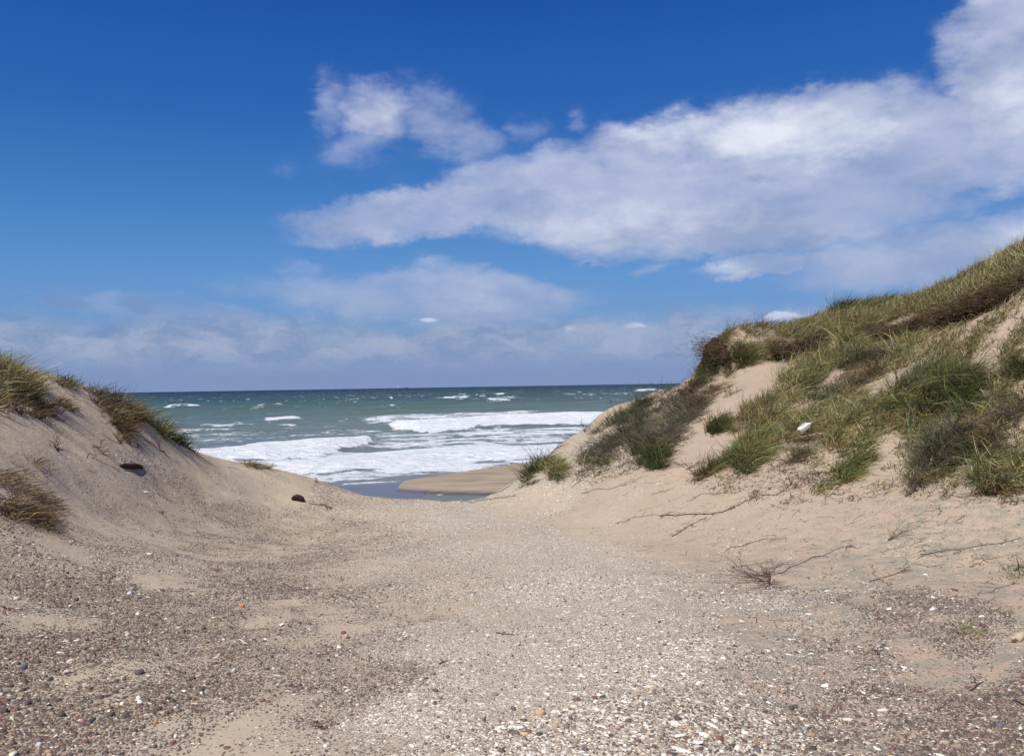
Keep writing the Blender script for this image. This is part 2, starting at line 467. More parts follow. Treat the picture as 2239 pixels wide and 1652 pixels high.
# the turf edges: the sand below each has slipped away, leaving a dark step
def scarp_step():
    global GZ
    m = (GX > 4) & (GX < 13.5) & (GY > 11) & (GY < 25)
    x = GX[m]; y = GY[m]; z = GZ[m]
    for line in SCARP_PX:
        q = np.array([hit1(*a) for a in line])[:, :2]
        best = np.full(len(x), 1e9); sg = np.zeros(len(x)); tt = np.zeros(len(x))
        for i in range(len(q) - 1):
            a, b = q[i], q[i + 1]; ab = b - a; L = np.hypot(*ab)
            t = np.clip(((x - a[0]) * ab[0] + (y - a[1]) * ab[1]) / L ** 2, 0, 1)
            dx_ = x - a[0] - t * ab[0]; dy_ = y - a[1] - t * ab[1]
            d = np.hypot(dx_, dy_)
            k = d < best
            best[k] = d[k]; sg[k] = np.sign(ab[0] * (y - a[1]) - ab[1] * (x - a[0]))[k]; tt[k] = ((i + t) / (len(q) - 1))[k]
        s = best * sg + .16 * fbm(x * 2.2, y * 2.2, 3) * 1.5
        endf = np.where((tt <= 0.001) | (tt >= .999), np.exp(-best * 2), 1)
        drop = .38 * sst(.10, -.10, s) * np.exp(-np.maximum(-s, 0) / .85) * np.where(s < .2, 1, 0) * endf
        z = z - drop
    GZ[m] = z
scarp_step()

# shingle cover traced from the photograph: (dx, dy, cover 0..1, share of dark stones, size)
GV = [(0, 1560, .95, .75, 1.5), (150, 1600, .9, .8, 1.5), (100, 1450, .9, .75, 1.35), (250, 1380, .8, .7, 1.2), (100, 1300, .8, .6, 1.1), (0, 1250, .7, .5, 1.0), (60, 1345, .25, .5, 1), (280, 1300, .85, .6, 1.1), (400, 1420, .8, .7, 1.2),
      (350, 1540, .6, .75, 1.4), (430, 1590, .12, .6, 1.2), (300, 1250, .3, .5, .8), (200, 1180, .1, .5, .7), (300, 1150, .20, .5, .7), (250, 1050, .05, .5, .7), (100, 1000, 0, .5, .7), (400, 1090, .55, .6, .8), (500, 1130, .68, .66, .8),
      (450, 1200, .4, .7, .7), (600, 1150, .74, .66, .8), (620, 1060, .12, .4, .8), (560, 1050, .02, .4, .8), (720, 1090, .72, .5, .9), (760, 1150, .75, .55, .8), (550, 1280, .7, .7, .9), (700, 1250, .7, .62, .8), (650, 1400, .7, .6, .95), (560, 1500, .6, .7, 1.1),
      (600, 1570, .35, .6, 1.1), (750, 1500, .45, .55, 1), (700, 1600, .55, .4, .9), (430, 1340, .6, .6, 1), (850, 1350, .5, .5, .8), (850, 1120, .7, .3, .7), (950, 1110, .75, .2, .6), (900, 1250, .6, .35, .65), (1000, 1350, .75, .25, .65), (1050, 1130, .8, .15, .6),
      (1200, 1200, .8, .12, .6), (1150, 1450, .85, .2, .75), (1000, 1600, .8, .25, .9), (1250, 1600, .95, .3, 1.25), (1400, 1600, .98, .3, 1.35), (1400, 1450, .95, .2, 1.05), (1300, 1300, .9, .15, .75), (1180, 1090, .45, .2, .7), (1300, 1110, .10, .3, .6),
      (1450, 1180, .12, .3, .7), (1400, 1230, .55, .2, .7), (1550, 1230, .18, .3, .7), (1500, 1350, .8, .25, .85), (1650, 1380, .5, .4, .9), (1600, 1500, .8, .35, 1.05), (1600, 1620, .95, .35, 1.35), (1800, 1600, .8, .5, 1.25), (1800, 1450, .6, .5, 1.0),
      (1700, 1260, .06, .4, .8), (1900, 1250, .08, .4, .8), (1950, 1330, .45, .6, 1.1), (2100, 1350, .4, .6, 1.1), (2000, 1420, .5, .5, 1.1), (2100, 1500, .4, .6, 1.1), (2230, 1430, .02, .5, 1.1), (2200, 1480, .03, .5, 1.1), (2220, 1540, .7, .65, 1.4),
      (2000, 1570, .65, .5, 1.2), (2200, 1620, .75, .65, 1.4), (1800, 1150, .0, .4, .8), (2100, 1200, .02, .4, .8), (2150, 1290, .06, .4, .9), (1600, 1100, .02, .4, .8), (1500, 1060, .02, .4, .8), (1500, 950, 0, .4, .8), (1900, 1000, 0, .4, .8), (2200, 1000, 0, .4, .8), (1700, 800, 0, .4, .8),
      (400, 1020, 0, .4, .8), (200, 900, 0, .4, .8), (2100, 800, 0, .4, .8)]
GVa = np.array(GV)
_gp = np.array([hit1(a, b) for a, b in GVa[:, :2]])
_gp2 = np.stack([_gp[:, 0] / _gp[:, 1] * 7.0, 6.0 * np.log(_gp[:, 1])], 1)
def gravel_map(x, y):
    """cover, dark share, size"""
    xf = np.asarray(x, float).ravel(); yf = np.maximum(np.asarray(y, float).ravel(), 2.0)
    res = np.zeros((len(xf), 3))
    wx = 0.30 * fbm(xf * 1.7, yf * 1.7 + 9, 3); wy = 0.30 * fbm(xf * 1.7 + 31, yf * 1.7, 3)
    a = np.clip(xf / yf, -1.2, 1.2) * 7.0 + wx * 7 / yf * 3; b = 6.0 * np.log(yf) + wy * 6 / yf * 3
    for i in range(0, len(xf), 20000):
        d2 = (a[i:i + 20000, None] - _gp2[None, :, 0]) ** 2 + (b[i:i + 20000, None] - _gp2[None, :, 1]) ** 2
        w = 1.0 / (d2 + 0.02) ** 2
        res[i:i + 20000] = (w @ GVa[:, 2:5]) / w.sum(1, keepdims=True)
    patch = fbm(xf * 1.5 - yf * .3 + 4, yf * .8 + xf * .6, 4, .66) + .35 * fbm(xf * 5 + 9, yf * 4, 3)
    c = np.clip(res[:, 0] + patch * 2.9 * sst(.04, .22, res[:, 0]) * np.clip(1.22 - res[:, 0], .12, .8), 0, 1)
    c = c * (1 - sst(19.5, 23, yf)) * sst(-14, -11, xf) 
    return c, res[:, 1], res[:, 2]

# ------------------------------------------------------------------ sand material
def ground_material():
    m = bpy.data.materials.new('sand')
    m.use_nodes = True
    n = NT(m.node_tree)
    out = n.add('ShaderNodeOutputMaterial')
    bs = n.add('ShaderNodeBsdfPrincipled')
    n.l.new(bs.outputs[0], out.inputs[0])
    pos = n.add('ShaderNodeNewGeometry').outputs['Position']
    g = n.attr('gravel'); dk = n.attr('dark'); pink = n.attr('pink'); peat = n.attr('peat'); wet = n.attr('wet')
    big = n.noise(pos, 0.9, 4, 0.55)
    mid = n.noise(pos, 6.0, 5, 0.6)
    fine = n.noise(pos, 160.0, 3, 0.7)
    gr2 = n.noise(pos, 45.0, 4, 0.7)
    col = n.mix(n.rng(big, .3, .7), (0.475, 0.385, 0.278), (0.525, 0.430, 0.318))
    col = n.mix(n.math('MULTIPLY', pink, n.rng(mid, .25, .6, .65, 1)), col, (0.475, 0.360, 0.268))
    streak = n.noise(n.vmath('MULTIPLY', pos, (1.6, 2.8, 9.0)), 2.2, 5, 0.6)
    grey = n.math('MULTIPLY', n.attr('grey'), n.rng(streak, .40, .62))
    col = n.mix(grey, col, (0.345, 0.305, 0.235))
    col = n.mix(n.rng(gr2, .52, .75, 0, .35), col, (0.33, 0.26, 0.19))
    col = n.mix(n.rng(fine, .56, .72, 0, .5), col, (0.24, 0.18, 0.14))
    col = n.mix(n.rng(fine, .30, .42, .35, 0), col, (0.62, 0.55, 0.46))
    # grit between the pebbles, and shingle too small to build
    vor = n.add('ShaderNodeTexVoronoi', feature='F1', ins={'Vector': pos, 'Scale': 62.0})
    rnd = n.add('ShaderNodeSeparateColor', ins={0: vor.outputs['Color']})
    on = n.rng(n.math('ADD', rnd.outputs[0], n.math('MULTIPLY', g, .75)), 0.84, 0.92)
    inside = n.rng(vor.outputs['Distance'], .30, .46, 1, 0)
    peb = n.mix(n.rng(rnd.outputs[1], .0, 1.0, smooth=False), (0.16, 0.115, 0.09), (0.78, 0.72, 0.60))
    peb = n.mix(n.rng(n.math('SUBTRACT', dk, rnd.outputs[2]), -.08, .08), peb, (0.085, 0.055, 0.045))
    col = n.mix(n.math('MULTIPLY', n.math('MULTIPLY', on, inside), .85), col, peb)
    col = n.mix(n.math('MULTIPLY', g, n.rng(dk, .2, .75, .50, .22)), col, n.mix(n.rng(dk, .2, .75), (0.55, 0.485, 0.40), (0.125, 0.092, 0.072)))
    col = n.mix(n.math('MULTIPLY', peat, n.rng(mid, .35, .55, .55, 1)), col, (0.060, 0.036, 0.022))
    # the beach: smooth, damp towards the water
    col = n.mix(n.attr('beach'), col, n.mix(n.rng(n.noise(n.vmath('MULTIPLY', pos, (.25, .7, 1)), 1.2, 5, .6, .4), .35, .65), (0.300, 0.240, 0.172), (0.400, 0.325, 0.242)))
    col = n.mix(wet, col, (0.110, 0.090, 0.080))
    n.put(bs, 'Base Color', col)
    n.put(bs, 'Roughness', n.rng(wet, 0, 1, 0.92, 0.22))
    n.put(bs, 'Specular IOR Level', n.rng(wet, 0, 1, 0.05, 0.5))
    h = n.math('ADD', n.math('MULTIPLY', gr2, 0.35), n.math('MULTIPLY', fine, 0.12))
    h = n.math('ADD', h, n.math('MULTIPLY', n.math('MULTIPLY', on, inside), 0.9))
    rip = n.noise(n.vmath('MULTIPLY', pos, (2.2, 1.0, 4.0)), 7.0, 3, .5, 0.6)
    h = n.math('ADD', h, n.math('MULTIPLY', rip, n.math('MULTIPLY_ADD', n.attr('grey'), 1.4, .5)))
    dry = n.math('SUBTRACT', 1.0, n.math('MAXIMUM', wet, n.math('MULTIPLY', n.attr('beach'), .8)), clamp=True)
    h = n.math('ADD', h, n.math('MULTIPLY', n.noise(pos, 3.2, 4, .6), 3.2))
    b = n.add('ShaderNodeBump', ins={'Height': h, 'Distance': 0.012, 'Strength': n.math('MULTIPLY', dry, 0.8)})
    n.l.new(b.outputs[0], bs.inputs['Normal'])
    return m
M_SAND = ground_material()
ny, nx = GX.shape
idx = np.arange(nx * ny).reshape(ny, nx)
quads = np.stack([idx[:-1, :-1], idx[:-1, 1:], idx[1:, 1:], idx[1:, :-1]], -1).reshape(-1, 4)
V = np.stack([GX, GY, GZ], -1).reshape(-1, 3)
me = new_mesh('ground', V, quads=quads, mat=M_SAND)
gc, gd, gs = gravel_map(V[:, 0], V[:, 1])
vattr(me, 'gravel', gc); vattr(me, 'dark', gd)
scr = project(np.where(V[:, 1:2] > 1, V, np.array([0, 1, 0.0])))
sx_, sy_ = scr[:, 0], scr[:, 1]
beachw = sst(24, 30, V[:, 1])
pinkw = sst(0.10, 0.2, V[:, 0] / np.maximum(V[:, 1], 2)) * (1 - beachw)
vattr(me, 'pink', np.clip(pinkw * (0.65 + 1.2 * fbm(V[:, 0] * .7, V[:, 1] * .7, 3)), 0, 1))
vattr(me, 'grey', pinkw * sst(9.5, 7.5, V[:, 1] - 0.3 * V[:, 0]) * .9 + .12)
vattr(me, 'beach', beachw)
vattr(me, 'wet', sst(-4.78, -4.96, V[:, 2]) * beachw)
# peat scarps under the turf
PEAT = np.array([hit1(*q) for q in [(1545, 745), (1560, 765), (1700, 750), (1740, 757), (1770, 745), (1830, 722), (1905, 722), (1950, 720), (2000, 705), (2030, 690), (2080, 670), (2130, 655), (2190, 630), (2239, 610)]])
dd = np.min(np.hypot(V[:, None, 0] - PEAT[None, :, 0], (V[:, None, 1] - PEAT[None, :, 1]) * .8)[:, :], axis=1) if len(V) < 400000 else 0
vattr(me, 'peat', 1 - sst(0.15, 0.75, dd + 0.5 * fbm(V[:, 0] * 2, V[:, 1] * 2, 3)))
link('ground', me, kind='structure', label='pale sand of the dune gap, its two slopes and the beach below')
# ------------------------------------------------------------------ sea
def crv(pts):
    pts = np.array(pts, float)
    return lambda x: np.interp(x, pts[:, 0], pts[:, 1])
us = np.concatenate([-np.geomspace(1.6, .58, 26)[:-1], np.arange(-.58, .30, .0030), np.geomspace(.30, 1.6, 30)])
ys = [27.0]
while ys[-1] < 620: ys.append(ys[-1] * 1.0075)
while ys[-1] < 42000: ys.append(ys[-1] * 1.06)
ys = np.array(ys)
U, YY = np.meshgrid(us, ys)
XX = U * YY
flat = np.stack([XX, YY, np.full_like(XX, SEA)], -1).reshape(-1, 3)
pr = project(flat)
DX = pr[:, 0]; DY = pr[:, 1]
x = flat[:, 0]; y = flat[:, 1]
wob = 9 * fbm(x * .16, y * .06, 5, .6) * np.clip(110 / y, .15, 1.2)
DYw = DY + wob
foam = np.zeros(len(x)); lift = np.zeros(len(x))
def band(top, bot, dens, e=2.0, h=0.0, xr=None, soft=60, front=0.5, kw_noise=0):
    """surf between two traced edges; h lifts it as a breaking wave, steepest at the landward edge"""
    global foam, lift
    patchy = kw_noise if kw_noise else 0
    t = crv(top)(DX); b = crv(bot)(DX)
    wdt = np.maximum(b - t, 1.0)
    m = np.minimum(sst(-e, e, DYw - t), sst(-e, e, b - DYw))
    if xr:
        m = m * sst(xr[0] - soft, xr[0] + soft, DX) * sst(xr[1] + soft, xr[1] - soft, DX)
    if patchy:
        m = m * np.clip(.75 + patchy * fbm(x * .22, y * .07, 4, .65), 0, 1.1)
    foam = np.maximum(foam, np.minimum(m * dens, 1))
    if h:
        s = (b - DY) / wdt                      # 0 at the landward foot, 1 at the seaward edge
        prof = sst(-.15, front, s) * sst(1.9, .6, s)
        env = 1.0
        if xr:
            env = sst(xr[0] - soft * 1.6, xr[0] + soft, DX) * sst(xr[1] + soft * 1.6, xr[1] - soft, DX)
        lift = np.maximum(lift, h * prof * env * (0.8 + 0.5 * fbm(x * .18, y * .18, 3)))
# background lace
foam = np.maximum(foam, 0.50 * sst(926, 950, DY) * sst(650, 900, DX))
foam = np.maximum(foam, 0.37 * sst(915, 945, DY))
foam = np.maximum(foam, 0.20 * sst(880, 905, DY))
band([(380, 1000), (706, 985), (860, 985), (1000, 985), (1100, 990)], [(380, 1050), (1100, 1010)], .66, 6)
shore = [(400, 1062), (706, 1050), (806, 1047), (893, 1036), (1006, 1023), (1119, 1013), (1300, 992)]
w2b = [(400, 1036), (606, 1034), (706, 1034), (873, 1021), (1006, 1011), (1119, 1004), (1300, 985)]
band(w2b, shore, .60, 3)
band([(380, 997), (453, 991), (523, 986), (586, 977), (646, 970), (706, 968), (796, 959), (830, 965)], [(380, 1012), (453, 1012), (586, 1004), (706, 992), (806, 974), (830, 968)], .92, 2.5, .9, (300, 812), 14)
band([(400, 1022), (606, 1018), (706, 1012), (806, 1002), (906, 989), (1053, 977), (1119, 984), (1300, 975)], w2b, .90, 2.5, .65, (430, 1500), 60)
band([(740, 914), (783, 910), (856, 903), (973, 901), (1119, 899), (1250, 898)], [(740, 930), (1300, 912)], .55, 3, 0, (790, 1190), 50)
band([(783, 929), (940, 927), (1040, 920), (1119, 912), (1196, 908), (1400, 905)], [(783, 934), (856, 937), (913, 942), (1006, 937), (1119, 929), (1200, 929), (1400, 924)], .95, 1.6, 1.3, (850, 1600), 40)
band([(1000, 935), (1400, 925)], [(1000, 955), (1400, 950)], .6, 5, 0, (980, 1600), 60)
def breaker(x0, y0, x1, y1, th, dens=1.0, h=.8, soft=12):
    dens *= .82; soft *= 1.4
    band([(x0, y0 - th / 2), (x1, y1 - th / 2)], [(x0, y0 + th / 2), (x1, y1 + th / 2)], dens, 1.5, h, (x0, x1), soft, .4, 1.6)
breaker(575, 920, 655, 915, 4.5)
breaker(355, 890, 440, 889, 3.5, .9)
breaker(594, 885, 618, 884, 3, .95)
breaker(1062, 874, 1124, 871, 6)
breaker(1050, 862, 1064, 861, 3.5, 1, .8, 8)
breaker(1078, 862, 1106, 861, 3.5, 1, .8, 8)
breaker(1385, 853, 1440, 851, 5)
breaker(945, 871, 1035, 868, 2.6, .85)
breaker(990, 864, 1028, 862, 2.6, .85)
breaker(690, 882, 860, 880, 2.5, .5, .5, 30)
breaker(1200, 866, 1400, 860, 3.0, .6, .7, 30)
breaker(560, 882, 585, 882, 2.5, .6)
breaker(843, 888, 870, 887, 2.5, .8)
breaker(770, 873, 800, 872, 2, .8)
breaker(850, 870, 858, 869, 3, 1, .5, 4)
breaker(1260, 858, 1275, 858, 3, 1, .5, 4)
breaker(400, 931, 700, 925, 3.5, .55, .35, 60)
breaker(380, 945, 640, 940, 5, .45, .3, 60)
breaker(1310, 890, 1380, 893, 4, .5, .5, 20)
breaker(680, 928, 760, 930, 3.0, .65, .3, 20)
foam = foam * sst(7, 0, DYw - crv(shore)(DX))
nearm = (y > 42) & (y < 75)
gzs = np.full(len(x), -9.0); gzs[nearm] = beach(x[nearm], y[nearm])
foam = np.maximum(foam, .85 * np.exp(-((gzs + 5.045) / .035) ** 2) * (x > -12) * np.clip(.8 + 2.5 * fbm(x * .5, y * .5, 3), 0, 1))
rest = sst(50, 70, y)
z = flat[:, 2] + lift * rest
amp = rest * (0.25 + 0.75 * sst(60, 260, y)) * sst(9000, 1500, y)
for (wl, dirn, a, ph) in ((34, -.45, .42, .3), (23, -.25, .26, 1.7), (13, -.6, .14, 4.0), (8.5, -.1, .09, 2.2)):
    k = 2 * math.pi / wl
    s = (y * math.cos(dirn) + x * math.sin(dirn)) * k + ph + 5 * fbm(x * .02 + ph, y * .02, 2)
    keep = sst(0.012 * 1.0, 0.05, wl / y)               # only as far out as the sheet can carry it
    z = z + amp * a * keep * (np.abs(np.sin(s / 2)) * -2 + 1.2) * (.6 + .9 * (fbm(x * .03, y * .03 + ph, 2) + .5))
z = z + rest * 0.12 * fbm(x * .5, y * .35, 3) * sst(400, 120, y)
sv = flat.copy(); sv[:, 2] = z
nyy, nxx = XX.shape
ii = np.arange(nxx * nyy).reshape(nyy, nxx)
q = np.stack([ii[:-1, :-1], ii[:-1, 1:], ii[1:, 1:], ii[1:, :-1]], -1).reshape(-1, 4)
def sea_material():
    m = bpy.data.materials.new('sea_water')
    m.use_nodes = True
    n = NT(m.node_tree)
    out = n.add('ShaderNodeOutputMaterial')
    pos = n.add('ShaderNodeNewGeometry').outputs['Position']
    foam = n.attr('foam'); dist = n.attr('offshore')
    sp = n.add('ShaderNodeSeparateXYZ', ins={0: pos})
    # colour of the water body: sandy grey green inshore, bottle green, slate blue far out
    body = n.ramp(dist, [(0.0, (0.165, 0.165, 0.135)), (.22, (0.150, 0.180, 0.140)), (.40, (0.090, 0.140, 0.104)), (.55, (0.036, 0.082, 0.068)), (.75, (0.014, 0.042, 0.052)), (1.0, (0.007, 0.024, 0.044))])
    slow = n.noise(n.vmath('MULTIPLY', pos, (.012, .035, 0.0)), 1.0, 4, .6)
    body = n.mix(n.rng(slow, .35, .65, 0, .5), body, n.mix(dist, (0.15, 0.19, 0.16), (0.022, 0.060, 0.074)))
    water = n.add('ShaderNodeBsdfPrincipled', ins={'Base Color': body, 'Roughness': n.rng(dist, 0, 1, .25, .5), 'IOR': 1.33, 'Specular IOR Level': 0.18})
    # wave relief
    p1 = n.vmath('MULTIPLY', pos, (.55, 1.0, 1.0))
    w1 = n.noise(p1, .55, 4, .55, .3)
    w2 = n.noise(p1, 2.6, 4, .6, .2)
    w3 = n.noise(n.vmath('MULTIPLY', pos, (.04, .10, .1)), 1.0, 5, .65, .3)
    near = n.rng(dist, 0, .6, 1.0, 0.0)
    hh = n.math('ADD', n.math('MULTIPLY', w1, .22), n.math('MULTIPLY', n.math('MULTIPLY', w2, .07), near))
    hh = n.math('ADD', hh, n.math('MULTIPLY', w3, n.rng(dist, .3, 1, 0, 2.2)))
    bp = n.add('ShaderNodeBump', ins={'Height': hh, 'Distance': 1.0, 'Strength': 1.0})
    n.l.new(bp.outputs[0], water.inputs['Normal'])
    # foam: traced cover broken up by streaky noise
    f1 = n.noise(n.vmath('MULTIPLY', pos, (.16, .24, .3)), 1.0, 8, .68, .9)
    f2 = n.noise(n.vmath('MULTIPLY', pos, (.55, .75, .5)), 1.6, 6, .7, .6)
    f = n.math('ADD', n.math('MULTIPLY', f1, .68), n.math('MULTIPLY', f2, .32))
    thr = n.math('SUBTRACT', 1.0, foam)
    cov = n.rng(n.math('SUBTRACT', f, n.math('MULTIPLY_ADD', thr, .40, .285)), -.02, .065)
    cov = n.math('MULTIPLY', cov, n.rng(foam, .02, .12))
    cov = n.math('MAXIMUM', cov, n.math('MULTIPLY', n.rng(foam, .60, 1.0), .45))
    # white horses out at sea
    c1 = n.noise(n.vmath('MULTIPLY', pos, (.055, .022, 0.0)), 1.0, 3, .6)
    c2 = n.noise(n.vmath('MULTIPLY', pos, (.30, .095, 0.0)), 1.0, 4, .6)
    cap = n.rng(n.math('ADD', n.math('MULTIPLY', c1, .45), n.math('MULTIPLY', c2, .55)), .585, .63)
    cap = n.math('MULTIPLY', cap, n.rng(dist, .38, .55))
    cov = n.math('MAXIMUM', cov, n.math('MULTIPLY', cap, .85))
    fc = n.mix(n.rng(f2, .35, .65), (0.68, 0.74, 0.77), (0.95, 0.96, 0.96))
    fo = n.add('ShaderNodeBsdfPrincipled', ins={'Base Color': fc, 'Roughness': .8, 'Specular IOR Level': .2})
    b2 = n.add('ShaderNodeBump', ins={'Height': n.math('ADD', f1, f2), 'Distance': .7, 'Strength': .8})
    n.l.new(b2.outputs[0], fo.inputs['Normal'])
    mx = n.add('ShaderNodeMixShader', ins={0: cov, 1: water.outputs[0], 2: fo.outputs[0]})
    n.l.new(mx.outputs[0], out.inputs[0])
    return m
M_SEA = sea_material()
sme = new_mesh('sea', sv, quads=q, mat=M_SEA)
vattr(sme, 'foam', foam * sst(46, 50, y + 4 * (foam > .5)))
vattr(sme, 'offshore', np.clip(np.log(np.maximum(y, 50) / 50) / math.log(3000 / 50), 0, 1))
link('sea', sme, kind='structure', label='green sea with white surf rolling onto the beach')
# ------------------------------------------------------------------ shingle
def stone_material():
    m = bpy.data.materials.new('stone')
    m.use_nodes = True
    n = NT(m.node_tree)
    out = n.add('ShaderNodeOutputMaterial')
    bs = n.add('ShaderNodeBsdfPrincipled', ins={'Roughness': .7, 'Specular IOR Level': .2})
    pos = n.add('ShaderNodeTexCoord').outputs['Object']
    c = n.attr('tint', 'Color')
    c = n.mix(n.rng(n.noise(pos, 60.0, 4, .6), .45, .7, 0, .45), c, n.mix(.5, c, (0.30, 0.24, 0.18)))
    c = n.mix(n.rng(n.noise(pos, 220.0, 2, .6), .35, .7, 0, .35), c, n.mix(.35, c, (0.85, 0.82, 0.76)))
    n.put(bs, 'Base Color', c)
    b = n.add('ShaderNodeBump', ins={'Height': n.noise(pos, 150.0, 3, .6), 'Distance': .002, 'Strength': .5})
    n.l.new(b.outputs[0], bs.inputs['Normal'])
    n.l.new(bs.outputs[0], out.inputs[0])
    return m
M_STONE = stone_material()
PAL = np.array([(.90, .85, .74), (.74, .66, .53), (.50, .42, .32), (.34, .27, .21), (.42, .29, .18), (.22, .165, .13), (.095, .062, .050), (.060, .046, .042), (.17, .070, .052), (.13, .125, .12)])  # stone colours, the dark ones lowered further as painted pebble shade
PW_L = np.array([.30, .22, .14, .10, .07, .07, .04, .03, .02, .01])
PW_D = np.array([.03, .03, .04, .07, .04, .14, .26, .17, .19, .03])
def pebbles(N, y0, y1, rmin, rmax, power, ring, dens_pow=1.0):
    """sown over the ground in world space, denser where the shingle cover is"""
    y = np.sqrt(rng.random(N) * (y1 ** 2 - y0 ** 2) + y0 ** 2)
    x = (rng.random(N) * 2 - 1) * (.70 * y + .5)
    c, d, s = gravel_map(x, y)
    c = np.where(c > .03, np.maximum(c, .02), c * .4)
    patch = fbm(x * 6.5, y * 5.0, 3) * 1.7
    keep = rng.random(N) < np.clip((c + patch * .9 * (c > .08) * (1.2 - c)) ** dens_pow, 0, 1)
    x, y, d, s, c = x[keep], y[keep], d[keep], s[keep], c[keep]
    d = sst(.18, .66, d)
    n = len(x)
    z = interp_z(x, y)
    r = rmin * (rmax / rmin) ** (rng.random(n) ** power) * s
    wts = (1 - d[:, None]) * PW_L / PW_L.sum() + d[:, None] * PW_D / PW_D.sum()
    cum = np.cumsum(wts, 1)
    k = (rng.random(n)[:, None] > cum).sum(1).clip(0, 9)
    col = PAL[k] * (0.8 + .4 * rng.random((n, 1)))
    shell = k < 2
    a0 = rng.random(n) * 6.283
    asp = 1 + rng.random(n) * np.where(shell, 1.4, .6)
    hgt = r * np.where(shell, .40 + .4 * rng.random(n), .75 + .55 * rng.random(n))
    nr = normal_at(x, y)
    tx = np.stack([np.cos(a0), np.sin(a0), np.zeros(n)], 1); tx -= nr * (tx * nr).sum(1, keepdims=True); tx /= np.linalg.norm(tx, axis=1, keepdims=True)
    ty = np.cross(nr, tx)
    base = np.stack([x, y, z], 1)
    vs = []
    def ringv(fr, fz, off):
        out = []
        for q in range(ring):
            an = 2 * math.pi * (q + off) / ring
            jr = fr * (.78 + .44 * rng.random(n))
            out.append(base + tx * (r * asp * jr * math.cos(an))[:, None] + ty * (r * jr * math.sin(an))[:, None] + nr * (hgt * fz)[:, None])
        return out
    tilt = (rng.random((n, 2)) - .5) * .5
    top = base + nr * (hgt * 1.0)[:, None] + tx * (r * tilt[:, 0])[:, None] + ty * (r * tilt[:, 1])[:, None]
    if ring <= 5:
        vs = ringv(1.0, .18, 0) + [top]
        m = ring + 1
        t = [[q, (q + 1) % ring, ring] for q in range(ring)]
    else:
        vs = ringv(1.0, .0, 0) + ringv(.86, .72, .5) + [top]
        m = 2 * ring + 1
        t = []
        for q in range(ring):
            q2 = (q + 1) % ring
            t += [[q, q2, ring + q], [q2, ring + q2, ring + q], [ring + q, ring + q2, 2 * ring]]
    VV = np.stack(vs, 1).reshape(-1, 3)
    T = (np.arange(n)[:, None, None] * m + np.array(t)[None]).reshape(-1, 3)
    return VV, T, np.repeat(col, m, 0)
def join_parts(parts):
    off = 0; vs = []; ts = []; cs = []
    for v, t, c in parts:
        vs.append(v); ts.append(t + off); cs.append(c); off += len(v)
    return np.concatenate(vs), np.concatenate(ts), np.concatenate(cs)
gp = [pebbles(245000, 2.6, 7.0, .0027, .0062, 1.3, 5),
      pebbles(16000, 2.6, 8.0, .0058, .0125, 1.8, 6, 1.2),
      pebbles(125000, 7.0, 11.5, .0050, .0115, 1.3, 5), pebbles(110000, 11.5, 20.0, .0075, .0165, 1.3, 5),
      pebbles(5000, 7.5, 20.0, .010, .017, 1.8, 6, 1.2)]
v, t, c = join_parts(gp)
print('gravel tris', len(t))
me = new_mesh('shingle', v, tris=t, mat=M_STONE)
vattr(me, 'tint', c)
link('shingle', me, kind='stuff', label='small pebbles and broken shells strewn over the sand of the gap', cat='shingle')

# stones and shells one can pick out
ICO = None
def stone_mesh(name, rx, ry, rz, col, seed, rough=.16, sub=2):
    import bmesh
    bm = bmesh.new()
    bmesh.ops.create_icosphere(bm, subdivisions=sub, radius=1.0)
    r_ = random.Random(seed)
    o1 = Vector((r_.random() * 50, r_.random() * 50, r_.random() * 50))
    from mathutils import noise
    for vv in bm.verts:
        k = 1 + rough * 2 * noise.noise(vv.co * 1.1 + o1) + rough * .7 * noise.noise(vv.co * 3 + o1)
        vv.co = Vector((vv.co.x * rx * k, vv.co.y * ry * k, vv.co.z * rz * k))
    me = bpy.data.meshes.new(name)
    bm.to_mesh(me); bm.free()
    for p in me.polygons:
        p.use_smooth = True
    me.materials.append(M_STONE)
    cc = np.tile(np.array(col), (len(me.vertices), 1)) * (.9 + .2 * np.random.default_rng(seed).random((len(me.vertices), 1)))
    vattr(me, 'tint', cc)
    return me
def shell_mesh(name, rx, ry, rz, col, seed):
    """a half shell lying hollow side down: ribbed fan, thin rim"""
    r_ = random.Random(seed)
    nu, nv = 14, 6
    vs = []; fs = []
    for layer, sc in ((0, 1.0), (1, .88)):
        for i in range(nv + 1):
            t = i / nv
            for j in range(nu + 1):
                a = -1.25 + 2.5 * j / nu
                rib = 1 + .05 * (j % 2)
                rr = t * (1 - .12 * abs(a)) * rib
                h = (1 - t * t) * .9 * math.cos(a * .8) * (t > 0 or 1)
                vs.append((math.cos(a) * rr * rx * 2 - rx, math.sin(a) * rr * ry * 1.1, rz * (h * sc - (0.0 if layer == 0 else .06)) * (1.2 if t < .3 else 1)))
    w = nu + 1; L = (nv + 1) * w
    for i in range(nv):
        for j in range(nu):
            a, b = i * w + j, i * w + j + 1
            c_, d = a + w, b + w
            fs.append((a, c_, d, b)); fs.append((L + a, L + b, L + d, L + c_))
    for j in range(nu):
        a = nv * w + j
        fs.append((a, L + a, L + a + 1, a + 1))
    me = new_mesh(name, np.array(vs), quads=np.array(fs), mat=M_STONE)
    vattr(me, 'tint', np.tile(np.array(col), (len(vs), 1)))
    return me
WH = (.86, .84, .78); CR = (.70, .62, .48); GY_ = (.22, .22, .23); DK = (.060, .050, .050); RB = (.16, .062, .048); OR = (.52, .22, .11); PK = (.60, .40, .32); GN = (.26, .27, .23); BG = (.34, .33, .36)
